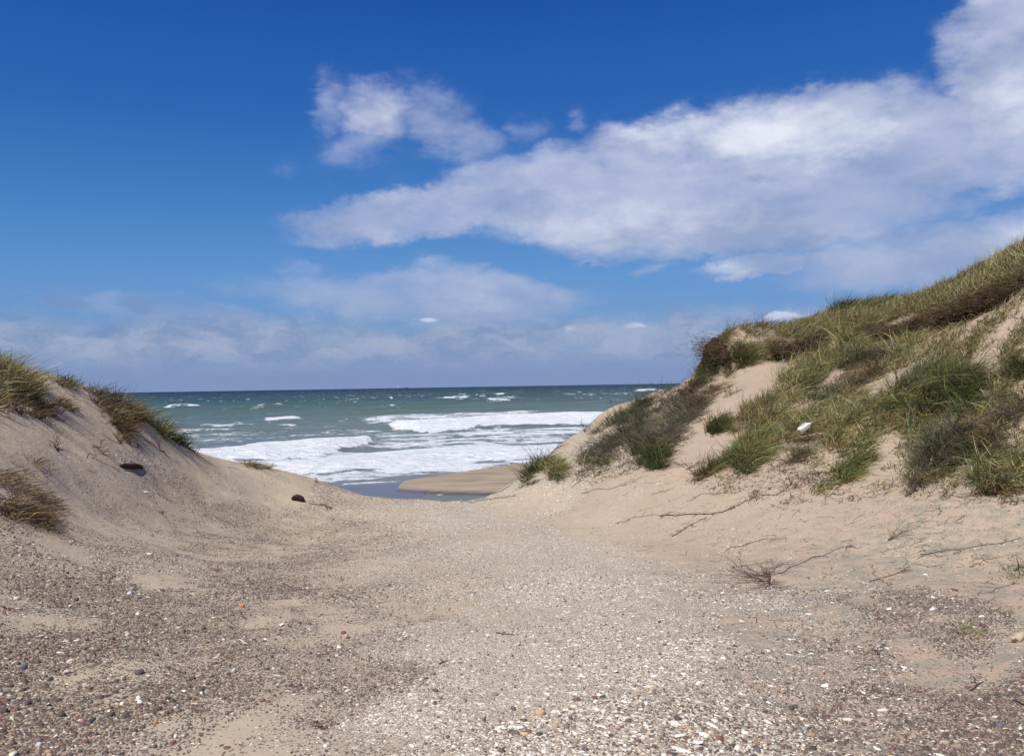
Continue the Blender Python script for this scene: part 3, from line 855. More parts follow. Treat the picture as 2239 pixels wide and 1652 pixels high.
ST = [
 (107, 1541, 15, 13, WH, 's', 'round white shell half standing in the dark shingle near the left edge'),
 (122, 1611, 14, 10, WH, 's', 'white shell at the bottom left, right of the pale double stone'),
 (85, 1630, 16, 12, (.62, .62, .56), 'p', 'pale grey-green stone in the bottom left corner of the shingle'),
 (146, 1469, 14, 9, (.60, .62, .58), 'p', 'pale grey stone in the dark shingle above the round white shell'),
 (283, 1298, 13, 9, (.70, .72, .76), 'p', 'pale bluish stone leaning on a grey one, left of the path'),
 (289, 1288, 14, 9, BG, 'p', 'blue-grey stone behind the pale bluish one left of the path'),
 (300, 1306, 20, 7, (.24, .22, .25), 'p', 'long slate-grey stone below the blue-grey pair'),
 (152, 1325, 8, 7, WH, 's', 'small white shell in the upper part of the left shingle'),
 (36, 1309, 15, 9, (.74, .73, .64), 'p', 'cream stone by the left edge beside the reddish twig'),
 (301, 1342, 14, 7, WH, 's', 'flat white shell just below the slate-grey stones'),
 (217, 1399, 12, 8, (.78, .74, .66), 's', 'cream shell at the rim of a bare sand patch on the left'),
 (168, 1400, 12, 7, WH, 's', 'white shell left of the cream one on the bare sand rim'),
 (528, 1326, 15, 10, OR, 'p', 'bright orange-red brick pebble left of the path'),
 (330, 1170, 13, 7, (.28, .21, .18), 'p', 'flat grey-brown stone alone on the smooth sand of the left hollow'),
 (674, 1428, 17, 10, (.20, .19, .20), 'p', 'dark grey flat stone alone on a bare patch left of the path'),
 (445, 1374, 13, 8, RB, 'p', 'brick-red stone in the middle of the left shingle'),
 (364, 1559, 12, 9, RB, 'p', 'dark red stone on the bare oval sand patch at the bottom left'),
 (340, 1580, 13, 12, (.48, .27, .14), 'p', 'orange-brown stone left of the bare oval sand patch'),
 (440, 1516, 8, 8, (.88, .84, .86), 'p', 'small bright white pebble above the bare oval patch'),
 (440, 1508, 15, 9, DK, 'p', 'black stone touching the small bright pebble'),
 (615, 1367, 13, 10, WH, 's', 'white shell in the grey shingle band left of the path'),
 (742, 1416, 14, 9, WH, 's', 'white shell right of the dark grey flat stone'),
 (196, 1535, 14, 9, (.17, .17, .13), 'p', 'olive-grey stone right of the round white shell'),
 (511, 1467, 13, 10, (.60, .60, .60), 'p', 'pale grey stone low in the grey shingle band'),
 (305, 1470, 26, 9, DK, 'p', 'long black stone across the left shingle'),
 (50, 1458, 22, 10, (.13, .13, .15), 'p', 'dark slate stone near the left edge above the bottom corner'),
 (757, 1393, 13, 13, PK, 'p', 'pale pink stone with a dark red one behind it'),
 (752, 1384, 13, 9, RB, 'p', 'dark red stone behind the pale pink one'),
 (1182, 1560, 22, 16, (.62, .36, .24), 'p', 'largest salmon-pink stone at the bottom of the path'),
 (1481, 1572, 16, 13, DK, 'p', 'round black stone in the pale shingle at the bottom'),
 (931, 1535, 13, 8, WH, 's', 'white shell at the lower left part of the path'),
 (950, 1473, 9, 7, RB, 'p', 'small dark red pebble below the forked twig on the path'),
 (1122, 1550, 14, 9, (.10, .085, .085), 'p', 'dark stone up left of the salmon-pink stone'),
 (1146, 1574, 18, 7, (.09, .05, .06), 'p', 'flat purple-black stone left of the salmon-pink stone'),
 (1248, 1570, 12, 8, (.10, .05, .06), 'p', 'dark stone right of the salmon-pink stone'),
 (1126, 1602, 19, 10, (.13, .11, .12), 'p', 'dark grey stone with a yellowish one at its right'),
 (1147, 1605, 18, 9, (.66, .50, .28), 'p', 'yellowish cream stone below the salmon-pink stone'),
 (1258, 1604, 15, 10, WH, 's', 'white shell below right of the salmon-pink stone'),
 (1481, 1611, 20, 12, WH, 's', 'broad white shell under the round black stone'),
 (1449, 1463, 12, 10, WH, 's', 'white shell on the right half of the path'),
 (1346, 1468, 13, 8, WH, 's', 'white shell in the middle of the path'),
 (1442, 1360, 8, 7, DK, 'p', 'small black pebble on the pale upper path'),
 (1319, 1558, 12, 10, WH, 's', 'white shell midway between the salmon-pink and round black stones'),
 (1366, 1641, 17, 12, WH, 's', 'white shell on the bottom edge of the picture'),
 (1280, 1638, 15, 8, (.10, .07, .10), 'p', 'purple-black stone on the bottom edge left of the white shell'),
 (1082, 1518, 16, 8, (.24, .22, .20), 'p', 'grey stone on the sandy left side of the lower path'),
 (990, 1446, 12, 5, WH, 's', 'thin white shell beside the forked twig'),
 (904, 1496, 7, 7, WH, 's', 'tiny white shell down left of the forked twig'),
 (1579, 1297, 10, 8, (.90, .86, .82), 's', 'white shell below the fallen red twig bush'),
 (1821, 1319, 11, 7, WH, 's', 'bright white shell alone on the grey sand right of the twig bush'),
 (1806, 1292, 13, 5, WH, 's', 'long flat white shell above the bright one on the grey sand'),
 (1623, 1360, 13, 9, CR, 's', 'cream shell at the right rim of the path'),
 (1977, 1459, 16, 7, WH, 's', 'wide white shell in the right shingle'),
 (1803, 1499, 20, 8, WH, 's', 'long white shell slanting across the lower right shingle'),
 (1770, 1462, 13, 6, WH, 's', 'flat white shell up left of the slanting long one'),
 (1943, 1331, 14, 6, WH, 's', 'white shell at the upper rim of the right shingle'),
 (2038, 1332, 17, 7, WH, 's', 'wide white shell above the little green tuft in the shingle'),
 (2069, 1328, 12, 6, (.72, .72, .66), 's', 'grey-white shell right next to the wide one'),
 (2041, 1306, 12, 6, WH, 's', 'white shell higher up near the foot of the right slope'),
 (1628, 1604, 17, 12, WH, 's', 'thick white shell at the bottom right of the path'),
 (1526, 1624, 26, 12, WH, 's', 'largest white shell of all at the bottom of the path'),
 (1919, 1638, 18, 9, WH, 's', 'white shell at the bottom edge in the right shingle'),
 (1985, 1596, 11, 8, WH, 's', 'small white shell in the lower right shingle'),
 (2138, 1592, 12, 12, WH, 's', 'round white shell left of the dark slate stone, bottom right'),
 (2231, 1594, 12, 12, WH, 's', 'white shell by the right edge at the bottom'),
 (1730, 1548, 16, 9, DK, 'p', 'black stone between the path and the right shingle'),
 (1655, 1641, 18, 11, (.13, .12, .15), 'p', 'dark grey stone on the bottom edge right of the path'),
 (2186, 1585, 24, 9, (.14, .13, .14), 'p', 'long dark slate stone in the bottom right corner'),
 (1781, 1550, 15, 10, (.22, .15, .13), 'p', 'brown stone right of the black one'),
 (2086, 1290, 15, 6, (.14, .05, .045), 'p', 'dark red sliver of stone at the top of the right shingle'),
 (2150, 1368, 15, 8, (.13, .03, .04), 'p', 'wine-red stone right of the little green tuft'),
 (1881, 1415, 12, 6, WH, 's', 'white shell beside the small red seaweed sprig'),
 (2206, 1508, 12, 4, WH, 's', 'thin white shell in the shingle by the right edge'),
 (688, 1052, 12, 14, (.36, .27, .20), 'p', 'round brown stone on the crest where the left dune meets the sea view')]
for k, (dx, dy, wpx, hpx, col, kind, lab) in enumerate(ST):
    p = hit1(dx, dy)
    d = p[1]
    s = d * K / FPX
    nr = normal_at(p[0], p[1])
    w_ = wpx * s / 2
    seed = 100 + k
    if kind == 's':
        me = shell_mesh('shell', w_ * .95, w_ * .8, max(hpx * s * .55, w_ * .3), col, seed)
        nm, ct = 'shell', 'shell'
    else:
        me = stone_mesh('stone', w_, w_ * .8, hpx * s * .55, col, seed)
        nm, ct = 'stone', 'stone'
    o = link(nm, me, label=lab, cat=ct, group='larger shells in the shingle' if kind == 's' else 'larger stones in the shingle')
    o.location = Vector(p) + Vector(nr) * hpx * s * .18
    o.rotation_euler = (Vector(nr).to_track_quat('Z', 'Y') @ Euler((0, 0, random.uniform(-.5, .5) + (3.14 if k % 2 else 0))).to_quaternion()).to_euler()
# ------------------------------------------------------------------ marram grass
def leaf_material(name, trans=.25):
    m = bpy.data.materials.new(name)
    m.use_nodes = True
    n = NT(m.node_tree)
    out = n.add('ShaderNodeOutputMaterial')
    c = n.attr('tint', 'Color')
    d = n.add('ShaderNodeBsdfPrincipled', ins={'Base Color': c, 'Roughness': .55 if trans else .85, 'Specular IOR Level': .2 if trans else .08})
    tr = n.add('ShaderNodeBsdfTranslucent', ins={0: c})
    mx = n.add('ShaderNodeMixShader', ins={0: trans, 1: d.outputs[0], 2: tr.outputs[0]})
    n.l.new(mx.outputs[0], out.inputs[0])
    return m
M_LEAF = leaf_material('grass_blade')
M_TWIG = leaf_material('twig_bark', 0.0)
WIND = np.array([.86, -.42, 0.0])           # the sea wind comes from the left and ahead
def blades(root, L, w, lean, spread, cols, seg=2, droop=.45, stiff=.55):
    """root (n,3); returns ribbons bent over by the wind"""
    n = len(root)
    nr = normal_at(root[:, 0], root[:, 1])
    up = nr * .35 + np.array([0, 0, 1.0]) * .65
    a = rng.random(n) * 6.283
    side = np.stack([np.cos(a), np.sin(a), np.zeros(n)], 1)
    d0 = up * stiff + side * (spread * (.3 + .9 * rng.random((n, 1)))) + WIND * (lean * .35)
    d0 /= np.linalg.norm(d0, axis=1, keepdims=True)
    d1 = d0 * .55 + WIND * lean * (.6 + .6 * rng.random((n, 1))) + side * spread * .4 - np.array([0, 0, 1.0]) * droop * (.3 + rng.random((n, 1)))
    d1 /= np.linalg.norm(d1, axis=1, keepdims=True)
    L = L[:, None]
    ts = [0, .5, 1.0] if seg == 2 else [0, .33, .68, 1.0]
    wd = np.cross(d0, np.stack([np.cos(a * 3.1), np.sin(a * 3.1), np.zeros(n)], 1) + 1e-3); wd /= np.linalg.norm(wd, axis=1, keepdims=True)
    vs = []
    for i, t in enumerate(ts):
        p = root + d0 * L * (t - t * t * .5) + d1 * L * (t * t * .5)
        if t < 1:
            ww = (w * (1 - .45 * t))[:, None] / 2
            vs += [p - wd * ww, p + wd * ww]
        else:
            vs.append(p)
    m = len(vs)
    VV = np.stack(vs, 1)
    tr = []
    for i in range(len(ts) - 2):
        b = 2 * i
        tr += [[b, b + 1, b + 3], [b, b + 3, b + 2]]
    b = 2 * (len(ts) - 2)
    tr += [[b, b + 1, b + 2]]
    T = (np.arange(n)[:, None, None] * m + np.array(tr)[None]).reshape(-1, 3)
    # blade feet tinted darker brown: painted shade for the gaps in a tuft
    cc = np.repeat(cols[:, None], m, 1)
    dead = np.array([.12, .080, .038])  # dark foot tint, stands in for shade between the blades
    cc[:, 0:2] = cc[:, 0:2] * .45 + dead * .55
    return VV.reshape(-1, 3), T, cc.reshape(-1, 3)
GPAL = {
 'green': [(.140, .155, .048), (.105, .125, .038), (.190, .195, .075), (.30, .28, .13), (.16, .13, .06)],
 'deep': [(.072, .095, .030), (.092, .112, .035), (.055, .072, .026), (.12, .14, .05), (.15, .13, .06)],
 'olive': [(.200, .195, .075), (.150, .150, .055), (.27, .25, .11), (.36, .32, .17), (.16, .115, .055)],
 'straw': [(.46, .36, .18), (.38, .27, .12), (.52, .43, .25), (.26, .16, .07), (.20, .12, .06)],
 'rust': [(.28, .20, .105), (.22, .145, .075), (.36, .28, .16), (.14, .09, .05), (.27, .22, .12)],
 'brown': [(.13, .085, .050), (.17, .115, .065), (.09, .060, .040), (.22, .16, .09), (.12, .10, .05)],
 'grey': [(.150, .135, .095), (.115, .120, .080), (.20, .175, .13), (.10, .085, .065), (.13, .14, .07)],
 'mixed': [(.20, .19, .08), (.30, .26, .13), (.14, .11, .06), (.13, .155, .055), (.38, .33, .19)],
 'greyg': [(.100, .105, .055), (.120, .122, .066), (.15, .135, .085), (.075, .080, .042), (.20, .175, .10)],
}
def pick(pal, n, wts=(.32, .26, .18, .14, .10), per=None):
    p = np.array(GPAL[pal])
    k = rng.choice(5, n, p=np.array(wts))
    gain = {'green': 1.25, 'deep': .95, 'olive': 1.5, 'mixed': 1.75, 'greyg': 1.15, 'grey': 1.25, 'brown': 1.2, 'rust': 1.15, 'straw': 1.1}[pal]
    return np.clip(p[k] * (.40 + 1.15 * rng.random((n, 1))) * gain, 0, .75)
def ellipse_pts(cx, cy, rx, ry, rot, n):
    r = np.sqrt(rng.random(n)); a = rng.random(n) * 6.283
    r = r * (1 + .30 * np.sin(a * 3 + cx) * .6 + .22 * np.sin(a * 7 + cy) * .6)
    x = rx * r * np.cos(a); y = ry * r * np.sin(a)
    c, s = math.cos(R(rot)), math.sin(R(rot))
    return cx + x * c + y * s, cy - x * s + y * c
def tuft_geo(cx, cy, rx, ry, rot, ntuft, per, L, pal, lean=.55, spread=.62, w=.007, droop=.4, seg=2, jit=.05, stiff=.6, lift=0.0):
    ntuft = max(4, int(ntuft * (.66 if cx > 600 else .38))); per = int(per * .95); L = L * (1.2 if cx > 900 else .95); w = w * 1.4
    dx, dy = ellipse_pts(cx, cy, rx, ry, rot, ntuft)
    c = hit(dx, dy)
    c = c[~np.isnan(c[:, 0])]
    c = c[c[:, 1] < 27]
    u_, v_ = (c[:, 0] - c[:, 1]) * .707, (c[:, 0] + c[:, 1]) * .707
    st_ = fbm(u_ * 3.4 + 11, v_ * .9, 3) * 2.4
    kp = rng.random(len(c)) < np.where(c[:, 0] > 0, .57, .8) + st_
    c = c[kp]; st_ = st_[kp]
    if len(c) < 2:
        return None
    hue = np.repeat((.62 + .76 * rng.random((len(c), 1))) * (1 + np.array([[.16, .04, -.1]]) * rng.normal(0, 1, (len(c), 1))), per, 0)
    ll = np.repeat((.6 + .8 * rng.random(len(c))) * np.clip(1.1 + st_ * .8, .6, 1.7), per)
    root = np.repeat(c, per, 0)
    root = root + rng.normal(0, jit, root.shape) * np.array([1, 1, 0])
    root[:, 2] = interp_z(root[:, 0], root[:, 1]) - .012 + lift
    n = len(root)
    Ls = L * ll * (.55 + .6 * rng.random(n)) * np.where(rng.random(n) < .05, 1.5, 1)
    return blades(root, Ls, np.full(n, w) * (.7 + .6 * rng.random(n)), lean, spread, pick(pal, n) * hue, seg, droop, stiff)
def clump(name, label, cat, group, *specs, mat=None, kind=None):
    parts = [g for g in (tuft_geo(*s[:9], **(s[9] if len(s) > 9 else {})) for s in specs) if g]
    if not parts:
        print('EMPTY', label); return None
    v, t, c = join_parts(parts)
    base = v.mean(0); base[2] = interp_z(base[0], base[1])
    me = new_mesh(name, v - base, tris=t, mat=mat or M_LEAF, smooth=False)
    vattr(me, 'tint', c)
    return link(name, me, loc=base, label=label, cat=cat, group=group, kind=kind)
GL = 'marram tufts on the left dune'; GR = 'marram tufts on the right slope'
# spec: cx, cy, rx, ry, rotation, tufts, blades each, length, palette
clump('grass_tuft', 'tall green marram on top of the left dune at the left edge', 'grass tuft', GL,
      (12, 818, 55, 24, -25, 110, 24, .40, 'olive', dict(lean=.4)), (10, 835, 80, 32, -20, 90, 22, .34, 'mixed', dict(lean=.5)))
clump('grass_tuft', 'brown dead grass hanging below the tall marram at the left edge', 'grass tuft', GL,
      (40, 878, 70, 32, -22, 150, 22, .34, 'brown', dict(lean=.8, droop=.7)), (20, 860, 60, 28, -15, 80, 20, .34, 'mixed', dict(droop=.6)), (100, 900, 30, 14, -25, 28, 16, .24, 'brown', dict(droop=.8)))
clump('grass_tuft', 'small reddish-brown tuft on the sand right of the brown dead grass', 'grass tuft', GL,
      (140, 885, 18, 7, -10, 22, 14, .16, 'rust', dict(droop=.8)), (137, 890, 18, 8, -10, 14, 14, .12, 'brown'))
clump('grass_tuft', 'thin green grass along the bare crest of the left dune', 'grass tuft', GL,
      (165, 842, 75, 7, -14, 75, 12, .24, 'greyg', dict(lean=.6)), (160, 842, 70, 8, -14, 60, 10, .22, 'mixed', dict(lean=.6)))
clump('grass_tuft', 'brown and green tuft on the shoulder of the left dune', 'grass tuft', GL,
      (235, 868, 36, 22, -40, 110, 20, .34, 'grey'), (230, 880, 30, 22, -50, 60, 20, .30, 'brown', dict(droop=.6)), (255, 862, 30, 10, -30, 50, 18, .34, 'olive'))
clump('grass_tuft', 'dead brown tuft hanging down the left dune above the red roots', 'grass tuft', GL,
      (275, 925, 26, 34, -40, 120, 20, .32, 'brown', dict(droop=.8)), (262, 905, 26, 24, -40, 60, 20, .32, 'mixed', dict(droop=.6)), (272, 955, 20, 10, -20, 24, 14, .2, 'rust', dict(droop=.8)))
clump('grass_tuft', 'flat olive tuft between the two shoulders of the left dune', 'grass tuft', GL,
      (308, 900, 36, 16, -25, 120, 20, .36, 'olive', dict(lean=.6)), (315, 908, 40, 14, -25, 50, 18, .30, 'straw', dict(lean=.6)))
clump('grass_tuft', 'rounded dark green tuft where the left dune drops to the surf', 'grass tuft', GL,
      (368, 930, 30, 24, -45, 190, 24, .40, 'olive', dict(lean=.7, droop=.7)), (385, 950, 26, 14, -45, 80, 20, .34, 'deep', dict(droop=.8)))
clump('grass_tuft', 'low dark tuft creeping down the seaward crest of the left dune', 'grass tuft', GL,
      (412, 970, 24, 8, -35, 70, 20, .26, 'greyg', dict(droop=.7)), (425, 978, 18, 6, -30, 24, 16, .18, 'brown', dict(droop=.7)))
clump('grass_tuft', 'large straw-coloured tuft on the sand bank at the left edge', 'grass tuft', GL,
      (25, 1050, 50, 34, -20, 120, 24, .19, 'rust', dict(seg=3, droop=.9, w=.0045, spread=.8)), (75, 1095, 42, 42, -50, 100, 24, .18, 'rust', dict(seg=3, droop=1.0, w=.0045, spread=.8)),
      (72, 1030, 18, 24, 0, 40, 22, .20, 'rust', dict(seg=3, w=.0045)), (95, 1115, 28, 36, -40, 90, 24, .16, 'brown', dict(seg=3, droop=1.2, w=.005, spread=.8)), (15, 1115, 24, 24, 0, 40, 20, .16, 'brown', dict(seg=3, droop=1.1, w=.005, spread=.8)),
      (60, 1140, 50, 12, -20, 24, 14, .14, 'straw', dict(seg=3, droop=.8, w=.005)))
clump('grass_tuft', 'orange straw mound of dead grass on the ridge in front of the surf', 'grass tuft', GL,
      (560, 1016, 30, 9, -8, 120, 22, .24, 'rust', dict(lean=.7, droop=.8)), (556, 1014, 26, 7, 0, 60, 18, .22, 'straw', dict(lean=.7, droop=.8)))
clump('grass_tuft', 'sparse straw blades on the ridge left of the orange mound', 'grass tuft', GL,
      (482, 1008, 24, 5, -15, 18, 8, .18, 'straw'))
# right slope ------------------------------------------------
clump('grass_tuft', 'windswept turf cap on the overhanging left end of the right dune', 'grass tuft', GR,
      (1610, 728, 62, 22, 8, 330, 26, .42, 'mixed', dict(lean=.7)), (1575, 748, 38, 26, 20, 150, 24, .34, 'brown', dict(lean=.7, droop=.7)), (1640, 718, 50, 12, 0, 120, 22, .42, 'green', dict(lean=.7)),
      (1600, 770, 30, 24, 30, 90, 22, .34, 'olive'))
clump('grass_tuft', 'green hanging tuft below the turf cap', 'grass tuft', GR, (1648, 775, 32, 24, 30, 120, 24, .34, 'olive', dict(droop=.6)), (1615, 792, 34, 20, 40, 60, 22, .3, 'deep'))
clump('grass_tuft', 'dark green strip along the skyline below the turf cap', 'grass tuft', GR, (1552, 808, 46, 16, 40, 120, 20, .30, 'deep'), (1575, 800, 36, 14, 35, 60, 20, .28, 'brown'), (1530, 830, 40, 16, 38, 70, 18, .26, 'greyg'))
clump('grass_tuft', 'broad olive tuft hanging from the turf edge above the sand chute', 'grass tuft', GR,
      (1835, 765, 68, 38, 25, 360, 26, .40, 'olive', dict(droop=.6)), (1800, 740, 60, 24, 20, 120, 24, .38, 'mixed'), (1842, 792, 50, 18, 10, 90, 22, .34, 'deep', dict(droop=.8)))
clump('grass_tuft', 'long olive swath running down the slope left of the sand chute', 'grass tuft', GR,
      (1745, 830, 100, 34, 48, 420, 26, .38, 'olive', dict(droop=.6)), (1700, 880, 70, 32, 48, 200, 24, .34, 'mixed', dict(droop=.7)), (1775, 850, 40, 26, 48, 90, 24, .34, 'deep', dict(droop=.7)))
clump('grass_tuft', 'brownish lower end of the long olive swath', 'grass tuft', GR,
      (1648, 905, 46, 26, 40, 130, 22, .30, 'rust', dict(droop=.7)), (1660, 900, 44, 26, 45, 130, 22, .30, 'olive', dict(droop=.8)), (1600, 925, 40, 18, 20, 60, 18, .24, 'rust', dict(droop=.6)))
clump('grass_tuft', 'small round green tuft low in the long sandy chute', 'grass tuft', GR, (1566, 934, 20, 12, 30, 60, 22, .26, 'deep'), (1580, 925, 22, 12, 30, 30, 18, .22, 'green'))
clump('grass_tuft', 'little green tuft at the top of the left sand chute', 'grass tuft', GR, (1588, 856, 14, 16, 40, 44, 22, .28, 'olive', dict(droop=.7)))
clump('grass_tuft', 'olive band left of the white container', 'grass tuft', GR,
      (1655, 960, 62, 26, 42, 190, 22, .30, 'olive', dict(droop=.6)), (1620, 985, 46, 20, 35, 100, 22, .28, 'green', dict(droop=.7)), (1700, 930, 40, 30, 45, 80, 20, .28, 'mixed'))
clump('grass_tuft', 'narrow green strip at the foot of the slope below the olive band', 'grass tuft', GR, (1578, 1010, 42, 12, 28, 90, 20, .24, 'green'), (1535, 1035, 34, 10, 30, 40, 16, .2, 'brown'))
clump('grass_tuft', 'green tuft with ragged tips hanging over the smooth sand', 'grass tuft', GR,
      (1637, 1018, 30, 26, 20, 120, 22, .26, 'green', dict(droop=.8)), (1660, 985, 36, 18, 30, 60, 20, .26, 'olive'))
clump('grass_tuft', 'dark green dense tuft standing alone at the foot of the left slope', 'grass tuft', GR,
      (1425, 1000, 24, 28, 15, 170, 28, .34, 'deep', dict(lean=.4, droop=1.0, spread=.5)), (1432, 985, 18, 16, 15, 50, 24, .32, 'green', dict(lean=.4, droop=.9)))
clump('grass_tuft', 'dark green tuft at the lower left corner of the right dune', 'grass tuft', GR,
      (1152, 1045, 20, 18, 40, 110, 26, .36, 'deep', dict(lean=.5, droop=.8)), (1170, 1012, 12, 26, 30, 80, 24, .36, 'deep', dict(lean=.5, droop=.6)), (1178, 994, 10, 14, 20, 40, 20, .38, 'greyg', dict(lean=.4)), (1150, 1058, 20, 8, 10, 30, 18, .24, 'olive'))
clump('grass_tuft', 'smaller olive tuft just right of the corner tuft', 'grass tuft', GR, (1208, 1026, 14, 24, 40, 110, 24, .30, 'olive', dict(lean=.5, droop=.8)))
clump('grass_tuft', 'small green sprays at the sand foot right of the two corner tufts', 'grass tuft', GR, (1305, 1008, 26, 12, 10, 60, 16, .24, 'olive', dict(droop=.8)))
clump('shrub', 'grey-green twiggy shrub low on the seaward end of the slope', 'shrub', 'shrubs on the right slope',
      (1378, 942, 28, 44, 35, 260, 22, .32, 'greyg', dict(lean=.6, spread=.8)), (1400, 905, 34, 22, 45, 120, 20, .30, 'greyg', dict(spread=.8)))
clump('shrub', 'brown wiry scrub left of the grey-green shrub', 'shrub', 'shrubs on the right slope',
      (1310, 985, 48, 18, 38, 220, 18, .26, 'grey', dict(spread=1.0, w=.005)), (1335, 960, 40, 16, 42, 90, 18, .26, 'brown', dict(spread=1.0, w=.005)))
clump('shrub', 'large brown wiry scrub between the grey-green shrub and the sand chute', 'shrub', 'shrubs on the right slope',
      (1470, 925, 74, 36, 42, 520, 18, .28, 'grey', dict(spread=1.0, w=.005, droop=.5)), (1520, 870, 56, 30, 45, 300, 18, .28, 'brown', dict(spread=.9, w=.005)), (1440, 970, 50, 22, 30, 130, 18, .24, 'brown', dict(spread=1.0, w=.005)), (1500, 900, 60, 30, 45, 120, 14, .26, 'greyg', dict(spread=.8, w=.005)))
clump('shrub', 'thin scrub along the skyline above the surf', 'shrub', 'shrubs on the right slope',
      (1330, 925, 44, 8, 33, 60, 12, .22, 'brown', dict(spread=.8, w=.005)), (1400, 880, 40, 9, 33, 60, 12, .24, 'grey', dict(spread=.8, w=.005)), (1465, 848, 26, 12, 25, 60, 14, .28, 'greyg', dict(w=.005)), (1470, 872, 40, 14, 40, 60, 14, .24, 'greyg', dict(w=.005)))
clump('grass_tuft', 'green fringe below the turf, right of the hanging olive tuft', 'grass tuft', GR, (1890, 730, 40, 18, 30, 80, 20, .30, 'mixed'), (1960, 760, 50, 20, 25, 80, 18, .28, 'mixed'))
clump('shrub', 'brown scrub sloping down right of the second sand chute', 'shrub', 'shrubs on the right slope',
      (1900, 800, 80, 28, 38, 330, 18, .28, 'brown', dict(spread=.9, w=.005)), (1850, 845, 50, 18, 38, 110, 18, .26, 'grey', dict(spread=.9, w=.005)), (1960, 770, 60, 22, 38, 140, 18, .28, 'mixed', dict(spread=.7)))
clump('grass_tuft', 'pale olive grass above the white container', 'grass tuft', GR,
      (1800, 905, 80, 24, 30, 210, 20, .27, 'mixed', dict(droop=.6)), (1740, 935, 50, 14, 28, 90, 20, .24, 'olive', dict(droop=.6)))
clump('grass_tuft', 'olive grass right of the white container', 'grass tuft', GR,
      (1835, 950, 60, 26, 10, 200, 22, .27, 'olive', dict(droop=.7)), (1870, 920, 60, 22, 20, 130, 20, .27, 'mixed'), (1800, 975, 40, 14, 10, 40, 16, .2, 'straw'))
clump('shrub', 'grey-brown mat of dead twigs directly below the white container', 'shrub', 'shrubs on the right slope',
      (1755, 976, 44, 18, 20, 200, 18, .20, 'brown', dict(spread=1.1, w=.005, droop=.5)), (1745, 1000, 26, 14, 30, 60, 16, .18, 'brown', dict(spread=1.1, w=.005)), (1775, 1003, 20, 18, 0, 50, 18, .22, 'olive', dict(droop=.8)))
clump('grass_tuft', 'biggest bright green tuft with a dark underside in the middle of the slope', 'grass tuft', GR,
      (2030, 855, 90, 34, 20, 520, 28, .42, 'green', dict(lean=.8, droop=.6)), (1960, 885, 70, 26, 25, 240, 26, .38, 'olive', dict(droop=.7)), (2050, 880, 60, 26, 15, 200, 26, .38, 'deep', dict(droop=.9)), (2000, 905, 56, 20, 20, 120, 24, .32, 'brown', dict(droop=1.0)),  # deep palette below the green top paints its shaded underside
      (2050, 830, 40, 14, 10, 90, 24, .46, 'green', dict(lean=.6)))
clump('grass_tuft', 'dark green tuft at the right end of the biggest one', 'grass tuft', GR, (2110, 858, 30, 28, 0, 190, 26, .36, 'deep', dict(droop=.8)), (2090, 895, 36, 20, 0, 100, 22, .28, 'green', dict(droop=.8)))
clump('grass_tuft', 'loose brown-green tuft hanging under the biggest one', 'grass tuft', GR,
      (1998, 935, 22, 34, 10, 130, 22, .30, 'olive', dict(droop=.9)), (2010, 905, 26, 16, 0, 60, 20, .30, 'brown', dict(droop=.9)))
clump('grass_tuft', 'long hanging olive tuft leading down left from the biggest one', 'grass tuft', GR,
      (1905, 955, 66, 20, 52, 270, 24, .30, 'olive', dict(droop=.8)), (1870, 1000, 46, 24, 45, 190, 24, .28, 'green', dict(droop=.9)), (1925, 920, 36, 18, 45, 80, 22, .3, 'rust', dict(droop=.8)))
clump('grass_tuft', 'bright green tip of the long hanging tuft above the smooth sand', 'grass tuft', GR, (1845, 1035, 24, 20, 40, 120, 24, .24, 'green', dict(droop=1.0)))
clump('grass_tuft', 'small tangled tuft left of the smooth sand', 'grass tuft', GR, (1778, 1068, 24, 16, 25, 60, 18, .22, 'olive', dict(droop=.9)), (1760, 1052, 50, 16, 15, 60, 14, .2, 'brown', dict(spread=1.0, w=.005)))
clump('grass_tuft', 'isolated green tuft right of the biggest one', 'grass tuft', GR, (2165, 842, 28, 18, 20, 100, 22, .30, 'green', dict(droop=.7)))
clump('grass_tuft', 'dark tuft against the right edge', 'grass tuft', GR, (2228, 815, 16, 20, 0, 70, 24, .32, 'deep', dict(droop=.7)))
clump('grass_tuft', 'upright sparse tuft in the pale sand near the right edge', 'grass tuft', GR, (2150, 905, 26, 20, 0, 36, 14, .24, 'olive'))
clump('shrub', 'grey-green bushy shrub above the bundle of bare branches', 'shrub', 'shrubs on the right slope',
      (2050, 1000, 56, 30, 35, 290, 22, .26, 'greyg', dict(spread=.8)), (2020, 1030, 40, 24, 40, 110, 20, .24, 'olive', dict(droop=.8)), (2085, 965, 36, 20, 40, 90, 20, .24, 'grey', dict(spread=.9)))
clump('shrub', 'brown twig thicket at the right edge of the slope', 'shrub', 'shrubs on the right slope',
      (2165, 955, 66, 30, 25, 260, 18, .24, 'brown', dict(spread=1.1, w=.005)), (2210, 910, 36, 30, 20, 120, 16, .24, 'grey', dict(spread=1.1, w=.005)), (2120, 990, 36, 16, 30, 70, 18, .22, 'deep', dict(spread=.8)))
clump('grass_tuft', 'big hanging tuft with dark base near the right edge', 'grass tuft', GR,
      (2190, 1035, 50, 34, 5, 330, 28, .27, 'olive', dict(seg=3, droop=1.0, w=.006)), (2185, 1060, 44, 26, 0, 170, 26, .23, 'brown', dict(seg=3, droop=1.2, w=.006)), (2150, 1040, 22, 34, 0, 90, 24, .24, 'green', dict(seg=3, droop=1.0, w=.006)), (2205, 1010, 34, 16, 0, 80, 24, .24, 'green', dict(seg=3, w=.006)))
clump('grass_tuft', 'yellow-green sprig hanging left of the big tuft', 'grass tuft', GR, (2060, 1100, 14, 24, 0, 44, 16, .18, 'green', dict(droop=1.1, w=.006)))
